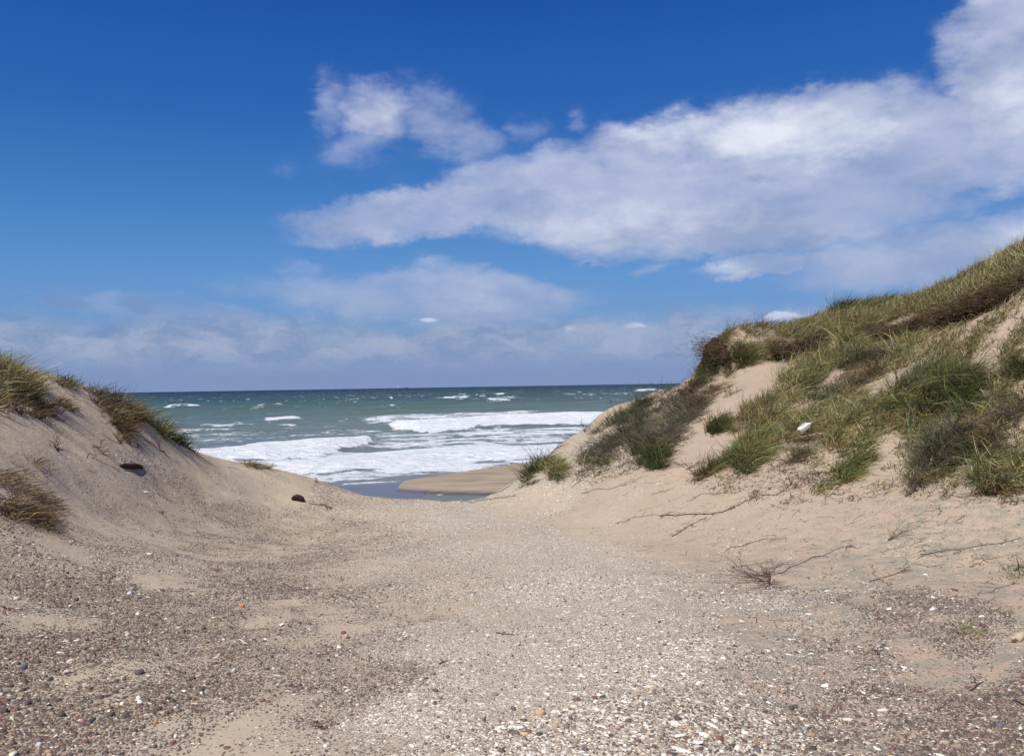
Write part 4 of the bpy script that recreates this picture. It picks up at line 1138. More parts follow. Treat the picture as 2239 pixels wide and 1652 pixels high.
clump('grass_tuft', 'yellowish wiry tuft low on the right edge', 'grass tuft', GR, (2215, 1240, 24, 28, 0, 60, 14, .17, 'olive', dict(spread=.9, w=.005)), (2180, 1262, 26, 18, 0, 20, 12, .15, 'mixed', dict(spread=.9, w=.005)))
clump('grass_tuft', 'tiny grass sprig growing in the right shingle', 'grass tuft', GR, (2110, 1382, 13, 7, 10, 16, 12, .10, 'olive', dict(w=.005)))
clump('grass_tuft', 'faint sprig in the bare strip below the right slope', 'grass tuft', GR, (2180, 1345, 20, 6, 10, 8, 8, .08, 'olive', dict(w=.004)))
clump('grass_tuft', 'dark green bushes along the turf skyline', 'grass tuft', GR, (1850, 668, 72, 10, 9, 240, 24, .30, 'deep', dict(lean=.6)), (1935, 655, 60, 9, 6, 120, 22, .28, 'deep', dict(lean=.6)), (1860, 680, 70, 9, 10, 100, 22, .28, 'green'))

# the turf on top and the thin cover of the slope, which nobody could count
def cover(polys):
    parts = []
    for (poly, nt, per, L, pal, kw) in polys:
        poly = np.array(poly, float)
        x0, y0 = poly.min(0); x1, y1 = poly.max(0)
        dx = rng.random(nt * 2) * (x1 - x0) + x0; dy = rng.random(nt * 2) * (y1 - y0) + y0
        ins = np.zeros(len(dx), bool)
        j = len(poly) - 1
        for i in range(len(poly)):
            a, b = poly[i], poly[j]
            ins ^= ((a[1] > dy) != (b[1] > dy)) & (dx < (b[0] - a[0]) * (dy - a[1]) / (b[1] - a[1] + 1e-9) + a[0])
            j = i
        dx, dy = dx[ins][:nt], dy[ins][:nt]
        c = hit(dx, dy); c = c[~np.isnan(c[:, 0])]
        thin = kw.pop('thin', None)
        if thin is not None:
            u_, v_ = (c[:, 0] - c[:, 1]) * .707, (c[:, 0] + c[:, 1]) * .707
            c = c[fbm(u_ * 2.6, v_ * .7, 3) * 2.8 + .62 + thin > rng.random(len(c))]
        root = np.repeat(c, per, 0) + rng.normal(0, .06, (len(c) * per, 3)) * np.array([1, 1, 0])
        root[:, 2] = interp_z(root[:, 0], root[:, 1]) - .01
        n = len(root)
        hue = np.repeat(.75 + .5 * rng.random((len(c), 1)), per, 0)
        parts.append(blades(root, L * (.5 + .7 * rng.random(n)), np.full(n, kw.pop('w', .011)), kw.pop('lean', .65), kw.pop('spread', .55), pick(pal, n) * hue, 2, kw.pop('droop', .45), .6))
    return join_parts(parts)
TOP = [(1690, 716), (1780, 684), (1880, 656), (2000, 646), (2080, 614), (2140, 582), (2260, 520), (2260, 600), (2180, 630), (2080, 668), (2000, 690), (1900, 712), (1780, 740), (1700, 735)]
SLOPE = [(1900, 740), (2060, 700), (2260, 620), (2260, 860), (2140, 900), (2060, 800), (1900, 860), (1830, 860), (1800, 900), (1740, 930), (1850, 800)]
SL2 = [(1830, 870), (1900, 810), (2060, 745), (2250, 670), (2250, 1000), (2120, 940), (2000, 950), (1850, 960)]
SCRUB = [(1200, 1035), (1300, 945), (1440, 862), (1540, 805), (1600, 800), (1560, 880), (1500, 970), (1420, 1030), (1300, 1058)]
FOOT = [(1500, 1050), (1640, 1010), (1800, 1010), (2000, 1010), (2239, 1060), (2239, 1110), (2000, 1080), (1760, 1110), (1600, 1090)]
EXTR = [(2241, 510), (2750, 250), (2800, 700), (2600, 1050), (2241, 1070)]
EXTL = [(-2, 790), (-600, 560), (-600, 880), (-2, 915)]
LOW = [(1740, 905), (1900, 850), (2140, 900), (2239, 960), (2239, 1010), (2000, 1000), (1900, 1000), (1800, 1010), (1640, 1010), (1600, 990)]
v, t, c = cover([(TOP, 2600, 13, .40, 'mixed', {}), (TOP, 700, 12, .36, 'green', {}), (TOP, 900, 10, .40, 'olive', {}), (TOP, 500, 10, .42, 'straw', {}),
                 (SLOPE, 1000, 14, .24, 'mixed', {'thin': -.1}), (SLOPE, 500, 12, .24, 'olive', {'thin': -.15}), (SLOPE, 350, 10, .22, 'straw', {'thin': -.1}), (SLOPE, 500, 12, .22, 'brown', {'thin': -.2, 'spread': .9}),
                 (LOW, 500, 10, .24, 'mixed', {'thin': -.15}), (LOW, 450, 10, .22, 'brown', {'thin': -.15, 'spread': .9}), (SL2, 700, 12, .30, 'mixed', {'thin': -.28}), (SL2, 400, 12, .30, 'olive', {'thin': -.30}), (SL2, 500, 10, .26, 'brown', {'thin': .0, 'spread': .9}), (SCRUB, 500, 10, .22, 'grey', {'thin': .0, 'spread': .9}), (SCRUB, 350, 10, .20, 'brown', {'thin': .0, 'spread': 1.0}), (FOOT, 260, 8, .16, 'brown', {'thin': -.1, 'spread': 1.0}), (FOOT, 160, 8, .16, 'mixed', {'thin': -.1}),
                 (EXTR, 900, 12, .34, 'mixed', {'thin': -.1}), (EXTR, 500, 11, .32, 'olive', {'thin': -.1}), (EXTR, 250, 10, .26, 'brown', {'thin': -.1}), (EXTL, 500, 12, .36, 'mixed', {'thin': -.05}), (EXTL, 250, 11, .3, 'brown', {'thin': -.1})])
print('cover tris', len(t))
me = new_mesh('dune_grass', v, tris=t, mat=M_LEAF, smooth=False)
vattr(me, 'tint', c)
link('dune_grass', me, kind='stuff', cat='grass', label='short windblown marram covering the tops and flanks of the dunes')
# ------------------------------------------------------------------ twigs, roots, driftwood
def tube(pts, r0, r1, col, sides=4):
    pts = np.asarray(pts, float); n = len(pts)
    d = np.gradient(pts, axis=0); d /= np.linalg.norm(d, axis=1, keepdims=True) + 1e-9
    ref = np.where(np.abs(d[:, 2:3]) < .9, np.array([[0, 0, 1.0]]), np.array([[1.0, 0, 0]]))
    u = np.cross(d, ref); u /= np.linalg.norm(u, axis=1, keepdims=True); w = np.cross(d, u)
    r = np.linspace(r0, r1, n)[:, None]
    vs = [pts + r * (u * math.cos(2 * math.pi * k / sides) + w * math.sin(2 * math.pi * k / sides)) for k in range(sides)]
    V_ = np.stack(vs, 1).reshape(-1, 3)
    T_ = []
    for i in range(n - 1):
        for k in range(sides):
            a = i * sides + k; b = i * sides + (k + 1) % sides
            T_ += [[a, b, b + sides], [a, b + sides, a + sides]]
    c0 = len(V_)
    V_ = np.concatenate([V_, pts[:1], pts[-1:]])
    for k in range(sides):
        T_ += [[c0, (k + 1) % sides, k], [c0 + 1, (n - 1) * sides + k, (n - 1) * sides + (k + 1) % sides]]
    C_ = np.tile(np.array(col), (len(V_), 1)) * (.8 + .4 * rng.random((len(V_), 1)))
    return V_, np.array(T_), C_
def grow(p, d, L, r, col, parts, depth=2, hug=True, kink=.35, nb=3, grav=0.0):
    """a crooked branch with side shoots; hug keeps it lying on the sand"""
    n = max(4, int(L / .035)); n = min(n, 16)
    st = L / n
    pts = [np.array(p, float)]
    d = np.array(d, float); d /= np.linalg.norm(d)
    for i in range(n):
        d = d + rng.normal(0, kink * .5, 3) * np.array([1, 1, .5]) + np.array([0, 0, -grav])
        d /= np.linalg.norm(d)
        q = pts[-1] + d * st
        g = interp_z(q[0], q[1])
        if hug:
            q[2] = g + r * .6 + abs(rng.normal(0, .010))
        else:
            q[2] = max(q[2], g + r * .5)
        pts.append(q)
        if depth > 0 and i > 0 and rng.random() < nb / n:
            s = np.cross(d, [0, 0, 1]) * (1 if rng.random() < .5 else -1)
            grow(q, d * .7 + s * (.5 + .5 * rng.random()) + np.array([0, 0, .25 * rng.random()]), L * (.30 + .25 * rng.random()), r * .55, col, parts, depth - 1, hug and rng.random() < .6, kink * 1.2, nb, grav)
    parts.append(tube(pts, r, r * .35, col, 4 if r > .004 else 3))
def path_pts(dpts, r, sub=5, lift=.004):
    q = np.array([hit1(*a) for a in dpts])
    t = np.linspace(0, len(q) - 1, (len(q) - 1) * sub + 1)
    out = np.stack([np.interp(t, np.arange(len(q)), q[:, k]) for k in range(3)], 1)
    L = np.linalg.norm(q[-1] - q[0])
    out[1:-1, :2] += rng.normal(0, min(.02, L * .02), (len(out) - 2, 2))
    out[:, 2] = interp_z(out[:, 0], out[:, 1]) + r * .5 + lift
    return out
def finish(name, parts, label, cat, group=None, mat=None):
    v, t, c = join_parts(parts)
    base = v.mean(0); base[2] = v[:, 2].min()
    me = new_mesh(name, v - base, tris=t, mat=mat or M_TWIG, smooth=True)
    vattr(me, 'tint', c)
    return link(name, me, loc=base, label=label, cat=cat, group=group)
BK = (.130, .098, .078); RD = (.19, .098, .076); GB = (.17, .135, .11); PB = (.40, .33, .24); DKB = (.045, .032, .028)
def runner(dpts, r, col, label, twigs=8, tl=.14, name='root', cat='root', group='creeping roots on the sand', fringe=0):
    r = r * .5
    pts = path_pts(dpts, r)
    parts = [tube(pts, r, r * .6, col)]
    for _ in range(twigs):
        i = rng.integers(1, len(pts) - 1)
        d = pts[i + 1] - pts[i - 1]; d /= np.linalg.norm(d)
        s = np.cross(d, [0, 0, 1]) * (1 if rng.random() < .5 else -1)
        grow(pts[i], d * rng.normal(0, .7) + s + np.array([0, 0, .15]), tl * (.4 + rng.random()), r * .45, col, parts, 1, True, .5, 2)
    for _ in range(fringe):
        i = rng.integers(1, len(pts) - 1)
        grow(pts[i], np.array([rng.normal(0, .5), -1, -.3]), tl * (.4 + .6 * rng.random()), r * .3, col, parts, 0, True, .5, 1)
    return finish(name, parts, label, cat, group)
runner([(1039, 1093), (1080, 1090), (1129, 1083)], .012, BK, 'dark root line along the lip of the path below the corner tuft', 14, .10, fringe=10)
runner([(1053, 1082), (1068, 1073), (1095, 1062), (1120, 1050)], .012, PB, 'long pale stick leaning on the lip at the corner of the right dune', 2, .1, name='stick', cat='stick', group='sticks by the corner tuft')
runner([(1080, 1080), (1098, 1067), (1122, 1050)], .011, BK, 'shorter dark stick right of the pale one at the dune corner', 3, .1, name='stick', cat='stick', group='sticks by the corner tuft')
runner([(1272, 1077), (1330, 1069), (1373, 1058)], .010, GB, 'single thin stick lying at the foot of the slope between tuft and path', 2, .08, name='stick', cat='stick')
runner([(1345, 1145), (1388, 1130), (1443, 1123), (1500, 1120)], .007, RD, 'thin reddish root arching left from the dark root knot', 12, .12)
runner([(1443, 1128), (1485, 1126), (1546, 1124), (1595, 1113), (1607, 1110)], .013, DKB, 'thick dark root with a knotted right end on the smooth sand', 16, .12, fringe=14)
runner([(1470, 1172), (1507, 1149), (1546, 1129)], .009, BK, 'hairy root slanting down left below the dark knotted one', 16, .12, fringe=30)
runner([(1500, 1096), (1543, 1078), (1622, 1074)], .007, BK, 'fine root above the dark knotted one', 16, .10)
runner([(1600, 1110), (1650, 1085), (1700, 1080), (1760, 1062)], .009, BK, 'scrubby root rising right towards the tangled tuft', 26, .14, fringe=10)
runner([(1424, 1082), (1445, 1074), (1473, 1068)], .006, BK, 'short curved root below the lone dark tuft', 6, .08)
runner([(1586, 1204), (1659, 1180), (1720, 1176)], .007, BK, 'long fine root across the pale sand above the red bush', 12, .12)
runner([(1702, 1254), (1769, 1220), (1845, 1197), (1885, 1196)], .007, BK, 'root rising from the red bush to the right', 18, .12)
runner([(2013, 1212), (2074, 1204), (2150, 1191), (2230, 1176)], .008, BK, 'long root reaching the right edge below the smooth sand', 22, .12)
runner([(1909, 1234), (1912, 1257), (1935, 1275), (1952, 1283)], .005, BK, 'thin root bent like a hook above the right shingle', 2, .06)
runner([(1900, 1272), (1950, 1258), (1991, 1238)], .008, RD, 'reddish branching root in front of the right shingle', 16, .12, fringe=8)
runner([(2120, 1240), (2150, 1225), (2200, 1215)], .005, BK, 'fine twigs on the sand left of the yellowish wiry tuft', 12, .1)
runner([(2140, 1300), (2180, 1288), (2230, 1262)], .005, BK, 'fine root below the yellowish wiry tuft', 8, .08)
runner([(1600, 1240), (1650, 1232), (1690, 1226)], .005, RD, 'thin reddish root above the fallen twig bush', 10, .1)
runner([(1370, 930), (1335, 953), (1312, 974)], .011, PB, 'long bleached branch slanting over the scrub', 2, .1, name='branch', cat='branch', group='bleached branches on the right slope')
runner([(1338, 955), (1360, 956), (1388, 963)], .009, PB, 'shorter bleached branch lying level over the scrub', 2, .1, name='branch', cat='branch', group='bleached branches on the right slope')
runner([(1818, 912), (1850, 885), (1889, 862)], .010, GB, 'grey branch slanting up from the pale olive grass', 6, .14, name='branch', cat='branch')
runner([(1450, 1000), (1480, 1012), (1510, 1018)], .010, RD, 'reddish branch spreading right from the lone dark tuft', 16, .18, name='branch', cat='branch', fringe=8)
runner([(1250, 1066), (1285, 1030), (1300, 1010)], .010, BK, 'dark branch fan at the sand foot right of the smaller olive tuft', 14, .2, name='branch', cat='branch', fringe=8)
runner([(1660, 905), (1720, 860), (1740, 840)], .006, BK, 'dark runner in the sandy gap', 6, .1)
runner([(150, 860), (190, 880), (230, 905)], .006, BK, 'dark root on the bare sand of the left dune top', 8, .1)
runner([(0, 905), (40, 925), (80, 940)], .007, BK, 'root hanging below the dead grass at the left edge', 8, .12)
runner([(190, 1000), (205, 980), (230, 960)], .007, RD, 'thin root joining the red roots on the left dune', 6, .1)
runner([(200, 1000), (235, 1015), (262, 1030)], .007, RD, 'reddish root trailing down left of the driftwood', 6, .08)
runner([(395, 960), (430, 995), (470, 1030)], .004, BK, 'faint root line running down the seaward side of the left dune', 8, .06)
runner([(500, 1020), (520, 1024), (532, 1032)], .006, GB, 'short forked twig on the smooth sand of the left ridge', 1, .05, name='twig', cat='twig')
def bush(cx, cy, dirs, r, col, label, name='dead_bush', cat='dead bush', hug=False, group=None, depth=2, nb=4, kink=.3):
    p = hit1(cx, cy); parts = []
    for (ddx, ddy, up, L) in dirs:
        q = hit1(cx + ddx, cy + ddy)
        d = q - p; d /= max(np.linalg.norm(d), 1e-6); d = d + np.array([0, 0, up])
        grow(p, d, L, .7 * r * (.7 + .5 * rng.random()), col, parts, depth, hug, kink, nb)
    return finish(name, parts, label, cat, group)
bush(1684, 1267, [(-60, -6, .05, .52), (-55, -10, .1, .45), (-40, 12, .05, .42), (-50, 25, .05, .45), (-20, -25, .2, .3), (-35, -22, .2, .36), (-10, -28, .25, .28), (10, -25, .3, .25), (-45, 30, .0, .5), (-30, -12, .15, .4), (-25, 18, .1, .35)], .0075, (.145, .075, .062),
     'fallen dead bush of dark red twigs between the path and the right slope', nb=7)
bush(1940, 1182, [(20, -18, .25, .34), (30, -22, .2, .38), (25, -12, .3, .36), (35, -16, .15, .4), (22, -5, .1, .25)], .006, BK, 'small fan of bare dark branches on the smooth sand')
bush(1979, 1086, [(30, -26, .2, .62), (40, -28, .25, .75), (45, -34, .3, .85), (55, -34, .2, .9), (35, -30, .35, .7), (50, -26, .15, .8), (24, -30, .3, .6), (60, -40, .25, .95)], .009, BK,
     'bundle of bare branches fanning up right from the smooth sand', nb=5, kink=.18)
bush(1205, 990, [(4, -20, 1.2, .55), (8, -16, .8, .35), (14, -6, .7, .4), (-4, -10, 1.0, .25)], .008, (.12, .09, .08), 'bare leaning sapling on the skyline in front of the surf', name='bare_sapling', cat='sapling', nb=5)
bush(1278, 945, [(0, -10, 1.5, .40), (5, -10, 1.2, .3), (-5, -10, 1.2, .3), (-8, -3, .8, .3), (8, 0, .8, .3), (0, -10, 1.4, .3)], .008, (.10, .05, .05), 'small upright red-brown dead bush on the skyline', nb=6)
bush(1348, 903, [(0, -10, 1.6, .36), (6, -5, 1.0, .3)], .006, BK, 'single thin dead stalk on the skyline above the surf', name='dead_stalk', cat='dead stalk')
bush(1445, 858, [(-10, -5, 1.0, .4), (10, -5, .8, .4), (-20, 0, .5, .5), (0, -5, 1.2, .3)], .010, DKB, 'dark bare branch jutting over the skyline beside the sea', name='branch', cat='branch')
bush(2222, 930, [(-20, -30, .5, .6), (-30, -20, .3, .6), (5, -30, .6, .6), (-35, -5, .2, .5), (-10, -38, .5, .7), (-30, 15, .1, .5), (0, 30, .1, .5)], .008, (.10, .07, .06), 'dark bare bush leaning over at the right edge', nb=7)
bush(1850, 855, [(-20, 10, .1, .5), (20, -15, .2, .7), (30, -20, .2, .8), (-10, 15, .1, .4), (10, -25, .3, .6), (-25, -10, .3, .5)], .008, BK, 'spidery dead bush at the lower end of the brown scrub', nb=6)
bush(1720, 1010, [(30, -12, .1, .4), (25, 2, .1, .35), (35, -20, .1, .5), (-20, 12, .0, .4)], .009, BK, 'dark dead stump with twigs below the twig mat', name='stump', cat='stump', nb=5)
bush(1840, 1060, [(-40, 0, .2, .6), (-30, 12, .1, .5), (-50, 5, .15, .7), (-35, -12, .25, .6), (-45, -5, .2, .6)], .006, (.11, .095, .085), 'grey twig tangle lying left of the bright green tip', nb=7)
bush(2090, 1085, [(25, -5, .1, .35), (30, 3, .1, .4), (-20, -8, .1, .3), (20, 8, .05, .3)], .005, (.20, .10, .07), 'reddish twigs right of the yellow-green sprig', nb=5)
bush(1500, 1025, [(30, -10, .1, .5), (25, -20, .2, .5), (-20, -10, .2, .4), (20, 8, .1, .4), (40, -6, .1, .6)], .007, BK, 'dead twig spray on the sand between lone tuft and green strip', nb=7)
bush(1640, 1000, [(-40, 18, .1, .7), (-30, 28, .1, .6), (-20, 20, .1, .4)], .006, BK, 'bare twigs trailing down from the olive band', nb=6)
for (cx, cy, s, lab) in ((264, 968, 1.2, 'largest clump of dark red roots under the dead tuft'), (302, 978, .8, 'small red root clump right of the largest one'), (350, 984, 1.1, 'row of red roots slanting along the left dune crest'),
                         (224, 992, .9, 'bright red root clump above the driftwood'), (128, 984, 1.0, 'scatter of dark twigs in the middle of the left dune'), (478, 1245, .45, 'small dark red seaweed knot left of the path'),
                         (355, 1120, .5, 'dark twig scraps at the upper rim of the shingle'), (15, 1330, .5, 'reddish twig at the left edge beside the cream stone'), (700, 1590, .35, 'tiny dark twig scrap low on the left'), (1920, 1430, .45, 'small red seaweed sprig in the right shingle')):
    dr = [(rng.normal(0, 20), rng.normal(0, 10), .1 + .2 * rng.random(), .22 * s * (.6 + .8 * rng.random())) for _ in range(9)]
    if cx == 350: dr = [(rng.normal(0, 6) + 25 * (1 if i % 2 else -1), 12 * (1 if i % 2 else -1), .08, .3) for i in range(10)]
    bush(cx, cy, dr, .007 * min(s, 1) if s > .6 else .003, (.065, .045, .04) if cx == 128 else (.16, .045, .035), lab, name='root_clump', cat='roots' if s > .6 else 'twigs', hug=s < .6, nb=5, kink=.5, depth=1)
def stick(a, b, r, col, label, fork=None, name='twig'):
    parts = [tube(path_pts([a, b], r, 5), r, r * .5, col)]
    if fork:
        m = ((a[0] + b[0]) / 2, (a[1] + b[1]) / 2)
        parts.append(tube(path_pts([m, fork], r, 4), r * .7, r * .4, col))
    return finish(name, parts, label, 'twig', 'loose twigs on the shingle')
stick((1085, 1383), (1135, 1388), .004, (.20, .07, .06), 'straight reddish twig lying level on the path')
stick((960, 1452), (980, 1444), .004, DKB, 'black forked twig on the path', fork=(962, 1440))
stick((523, 1398), (540, 1408), .005, (.80, .76, .68), 'bleached white twig on the grey shingle band')
stick((2180, 1385 - 30), (2190, 1362), .003, BK, 'tiny dark twig near the wine-red stone')
stick((2297 - 55, 1582 - 40), (2215, 1530), .005, DKB, 'dark twig by the right edge near the bottom')
stick((150, 1190), (165, 1180), .004, PB, 'pale stalk sticking out right of the big straw tuft')
stick((620, 1275), (680, 1292), .004, (.13, .10, .09), 'long thin dark twig left of the path')
stick((2120, 1510), (2150, 1490), .005, BK, 'dark bent twig in the right shingle', fork=(2128, 1480))

# driftwood: the dark board on the left dune, the dark lump by the path, the red stick
def slab(pts_w, halfw, halfh, col, seed):
    """a weathered piece of wood along a line: oval, notched section, broken ends"""
    r_ = np.random.default_rng(seed)
    n = len(pts_w); S = 10
    V_ = []
    d = np.gradient(pts_w, axis=0); d /= np.linalg.norm(d, axis=1, keepdims=True)
    for i in range(n):
        t = i / (n - 1)
        env = (math.sin(math.pi * min(max(t, .06), .95)) ** .35)
        u = np.cross(d[i], [0, 0, 1.0]); u /= np.linalg.norm(u); w = np.cross(u, d[i])
        for k in range(S):
            a = 2 * math.pi * k / S
            e = env * (.82 + .32 * r_.random())
            V_.append(pts_w[i] + u * math.cos(a) * halfw * e + w * math.sin(a) * halfh * e + d[i] * r_.normal(0, .01))
    V_ = np.array(V_); T_ = []
    for i in range(n - 1):
        for k in range(S):
            a = i * S + k; b = i * S + (k + 1) % S
            T_ += [[a, b, b + S], [a, b + S, a + S]]
    for k in range(1, S - 1):
        T_ += [[0, k + 1, k], [(n - 1) * S, (n - 1) * S + k, (n - 1) * S + k + 1]]
    C_ = np.tile(np.array(col), (len(V_), 1)) * (.7 + .6 * r_.random((len(V_), 1)))
    return V_, np.array(T_), C_
a, b = hit1(262, 1018), hit1(309, 1021)
ln = np.linspace(a, b, 12); ln[:, 2] = interp_z(ln[:, 0], ln[:, 1]) + .0; ln[:, 2] += .012 * np.sin(np.linspace(0, 3.1, 12))
finish('driftwood', [slab(ln, .07, .055, (.050, .030, .022), 5), slab(np.array([b + [-.02, -.05, .02], b + [.02, -.08, .03], b + [.05, -.09, .0]]), .03, .03, (.12, .04, .035), 6)],
       'long dark piece of driftwood lying across the left dune', 'driftwood')
p = hit1(651, 1094)
wd_ = p[1] * K / FPX * .8
ln = np.array([p + np.array([-15, 0, 4]) * wd_, p + np.array([-9, 0, 8]) * wd_, p + np.array([-1, -.5, 10]) * wd_, p + np.array([7, -1, 7]) * wd_, p + np.array([13, -2, 4]) * wd_, p + np.array([17, -3, 1]) * wd_])
finish('driftwood', [slab(ln, 8 * wd_, 8.5 * wd_, (.050, .030, .030), 9), tube(np.array([p + np.array([8, -4, 1]) * wd_, p + np.array([24, -6, 0.5]) * wd_]), .012, .006, DKB)],
       'chunky dark lump of wood on the shingle left of the sea view', 'driftwood')
q = path_pts([(695, 1103), (706, 1103), (714, 1106), (723, 1112)], .012, 3)
finish('driftwood', [tube(q, .010, .028, (.20, .095, .075), 6), tube(path_pts([(676, 1100), (700, 1103)], .006, 4), .006, .006, BK), tube(path_pts([(712, 1107), (720, 1117)], .006, 3), .007, .004, BK)],
       'reddish splinter of wood right of the chunky dark lump', 'driftwood')
q = path_pts([(2219, 1404), (2232, 1396), (2250, 1390)], .03, 3)
finish('driftwood', [slab(q, .035, .028, (.55, .46, .33), 11)], 'pale driftwood end at the right edge above the dark shingle', 'driftwood')
q = path_pts([(36 - 30, 1334), (20, 1322), (30, 1318)], .008, 3)

# turf scarps: dark peaty edges with roots
def scarp(dpts, hw, hh, lab, seed, push=0.0, up=0.0):
    q = np.array([hit1(*a) for a in dpts])
    t = np.linspace(0, len(q) - 1, (len(q) - 1) * 5 + 1)
    c_ = np.stack([np.interp(t, np.arange(len(q)), q[:, k]) for k in range(3)], 1)
    r_ = np.random.default_rng(seed)
    S = 12; V_ = []
    d = np.gradient(c_, axis=0); d /= np.linalg.norm(d, axis=1, keepdims=True)
    n = len(c_)
    for i in range(n):
        tt = i / (n - 1); env = math.sin(math.pi * min(max(tt, .05), .95)) ** .4
        nr = normal_at(c_[i, 0], c_[i, 1]); w = np.cross(d[i], nr); w /= np.linalg.norm(w)
        cc_ = c_[i] + nr * push + np.array([0, 0, up])
        for k in range(S):
            a = 2 * math.pi * k / S
            e = env * (.35 + .95 * r_.random())
            V_.append(cc_ + w * math.cos(a) * hh * e + nr * math.sin(a) * hw * e)
    V_ = np.array(V_); T_ = []
    for i in range(n - 1):
        for k in range(S):
            a = i * S + k; b = i * S + (k + 1) % S
            T_ += [[a, b, b + S], [a, b + S, a + S]]
    for k in range(1, S - 1):
        T_ += [[0, k + 1, k], [(n - 1) * S, (n - 1) * S + k, (n - 1) * S + k + 1]]
    o = finish('turf_scarp', [(V_, np.array(T_), np.tile(np.array([.050, .030, .021]), (len(V_), 1)) * (.6 + .8 * r_.random((len(V_), 1))))], lab, 'turf edge', 'dark turf edges of the right dune')
    # roots and dead grass hanging from it
    m = len(c_) * 160
    ii_ = r_.integers(0, n, m)
    root = c_[ii_] + r_.normal(0, 1, (m, 3)) * np.array([hh * .7, hh * .5, hh * .5])
    nr = normal_at(root[:, 0], root[:, 1])
    root = root + nr * (push + hw * .45)
    cols = np.array([(.11, .070, .045), (.075, .050, .035), (.17, .12, .075), (.14, .13, .06)])[r_.integers(0, 4, m)] * (.7 + .6 * r_.random((m, 1)))
    v, t_, c = blades(root, .20 * (.4 + r_.random(m)), np.full(m, .008), .25, .7, cols, 2, 1.3, .25)
    me = new_mesh('hanging_roots', v - np.array(o.location), tris=t_, mat=M_TWIG, smooth=False)
    vattr(me, 'tint', c)
    h = link('hanging_roots', me, parent=o, kind='stuff')
    return o
scarp([(1545, 752), (1560, 762), (1575, 776), (1590, 790)], .20, .34, 'overhanging dark turf edge at the left tip of the right dune', 31, .05)
scarp([(1690, 762), (1715, 770), (1745, 768), (1775, 750), (1795, 740)], .12, .24, 'short dark turf edge above the sand chute', 32)
scarp([(1895, 726), (1930, 730), (1965, 727), (2000, 714), (2030, 700)], .10, .20, 'middle dark turf edge over pale sand', 33)
scarp([(2050, 696), (2085, 684), (2120, 672), (2160, 656), (2200, 640), (2236, 622)], .12, .30, 'long dark turf edge rising to the right edge', 34)

# ------------------------------------------------------------------ things washed or blown in
def plain(name, col, rough=.5, spec=.5):
    m = bpy.data.materials.new(name)
    m.use_nodes = True
    n = NT(m.node_tree)
    out = n.add('ShaderNodeOutputMaterial')
    pos = n.add('ShaderNodeTexCoord').outputs['Object']
    c = n.mix(n.rng(n.noise(pos, 25.0, 4, .6), .45, .75, 0, .35), col, tuple(x * .72 for x in col))
    b = n.add('ShaderNodeBsdfPrincipled', ins={'Base Color': c, 'Roughness': rough, 'Specular IOR Level': spec})
    n.l.new(b.outputs[0], out.inputs[0])
    return m
M_PLASTIC = plain('white_plastic', (.84, .85, .82), .35)
M_CAP = plain('grey_plastic', (.42, .46, .50), .45)
def bm_obj(name, build, mat, parent=None, bevel=0, **kw):
    import bmesh
    bm = bmesh.new(); build(bm)
    if bevel:
        bmesh.ops.bevel(bm, geom=bm.edges[:], offset=bevel, segments=3, affect='EDGES', profile=.6)
    me = bpy.data.meshes.new(name); bm.to_mesh(me); bm.free()
    for p_ in me.polygons: p_.use_smooth = True
    me.materials.append(mat)
    return link(name, me, parent=parent, **kw)
import bmesh
p = hit1(1758, 948)
e = bpy.data.objects.new('plastic_container', None); COL.objects.link(e)
e['label'] = 'white plastic container half buried in grass on the right slope'; e['category'] = 'container'
nrm_c = Vector(normal_at(p[0], p[1]))
e.location = Vector(p) + nrm_c * .12 + Vector((0, -.05, .0))
left = hit1(1742, 953); right = hit1(1778, 938)
ax = Vector(right - left); ax.normalize()
ax = Vector((ax.x, ax.y * .3, ax.z + .28)); ax.normalize()
nrm = Vector(normal_at(p[0], p[1])); yv = nrm.cross(ax).normalized(); zv = ax.cross(yv)
e.rotation_euler = Matrix((ax, yv, zv)).transposed().to_euler(); e.scale = (.82, .82, .82)
def body(bm):
    bmesh.ops.create_cube(bm, size=1)
    bmesh.ops.scale(bm, vec=(.25, .13, .11), verts=bm.verts)
bm_obj('body', body, M_PLASTIC, e, bevel=.028)
def shoulder(bm):
    bmesh.ops.create_cone(bm, cap_ends=True, segments=16, radius1=.052, radius2=.026, depth=.06, matrix=Matrix.Translation((.142, 0, 0)) @ Matrix.Rotation(R(90), 4, 'Y'))
bm_obj('neck', shoulder, M_PLASTIC, e, bevel=0)
def capf(bm):
    bmesh.ops.create_cone(bm, cap_ends=True, segments=16, radius1=.024, radius2=.022, depth=.03, matrix=Matrix.Translation((.184, 0, 0)) @ Matrix.Rotation(R(90), 4, 'Y'))
bm_obj('cap', capf, M_CAP, e, bevel=.003)
def foot(bm):
    bmesh.ops.create_cube(bm, size=1)
    bmesh.ops.scale(bm, vec=(.03, .115, .095), verts=bm.verts)
    bmesh.ops.translate(bm, vec=(-.128, 0, -.006), verts=bm.verts)
bm_obj('base_rim', foot, M_PLASTIC, e, bevel=.012)
def hand(bm):
    for (x_, z_, w_, h_) in ((-.05, .068, .016, .03), (.05, .068, .016, .03), (0, .080, .116, .014)):
        r_ = bmesh.ops.create_cube(bm, size=1)
        bmesh.ops.scale(bm, vec=(w_, .022, h_), verts=r_['verts']); bmesh.ops.translate(bm, vec=(x_, 0, z_), verts=r_['verts'])
bm_obj('handle', hand, M_PLASTIC, e, bevel=.004)
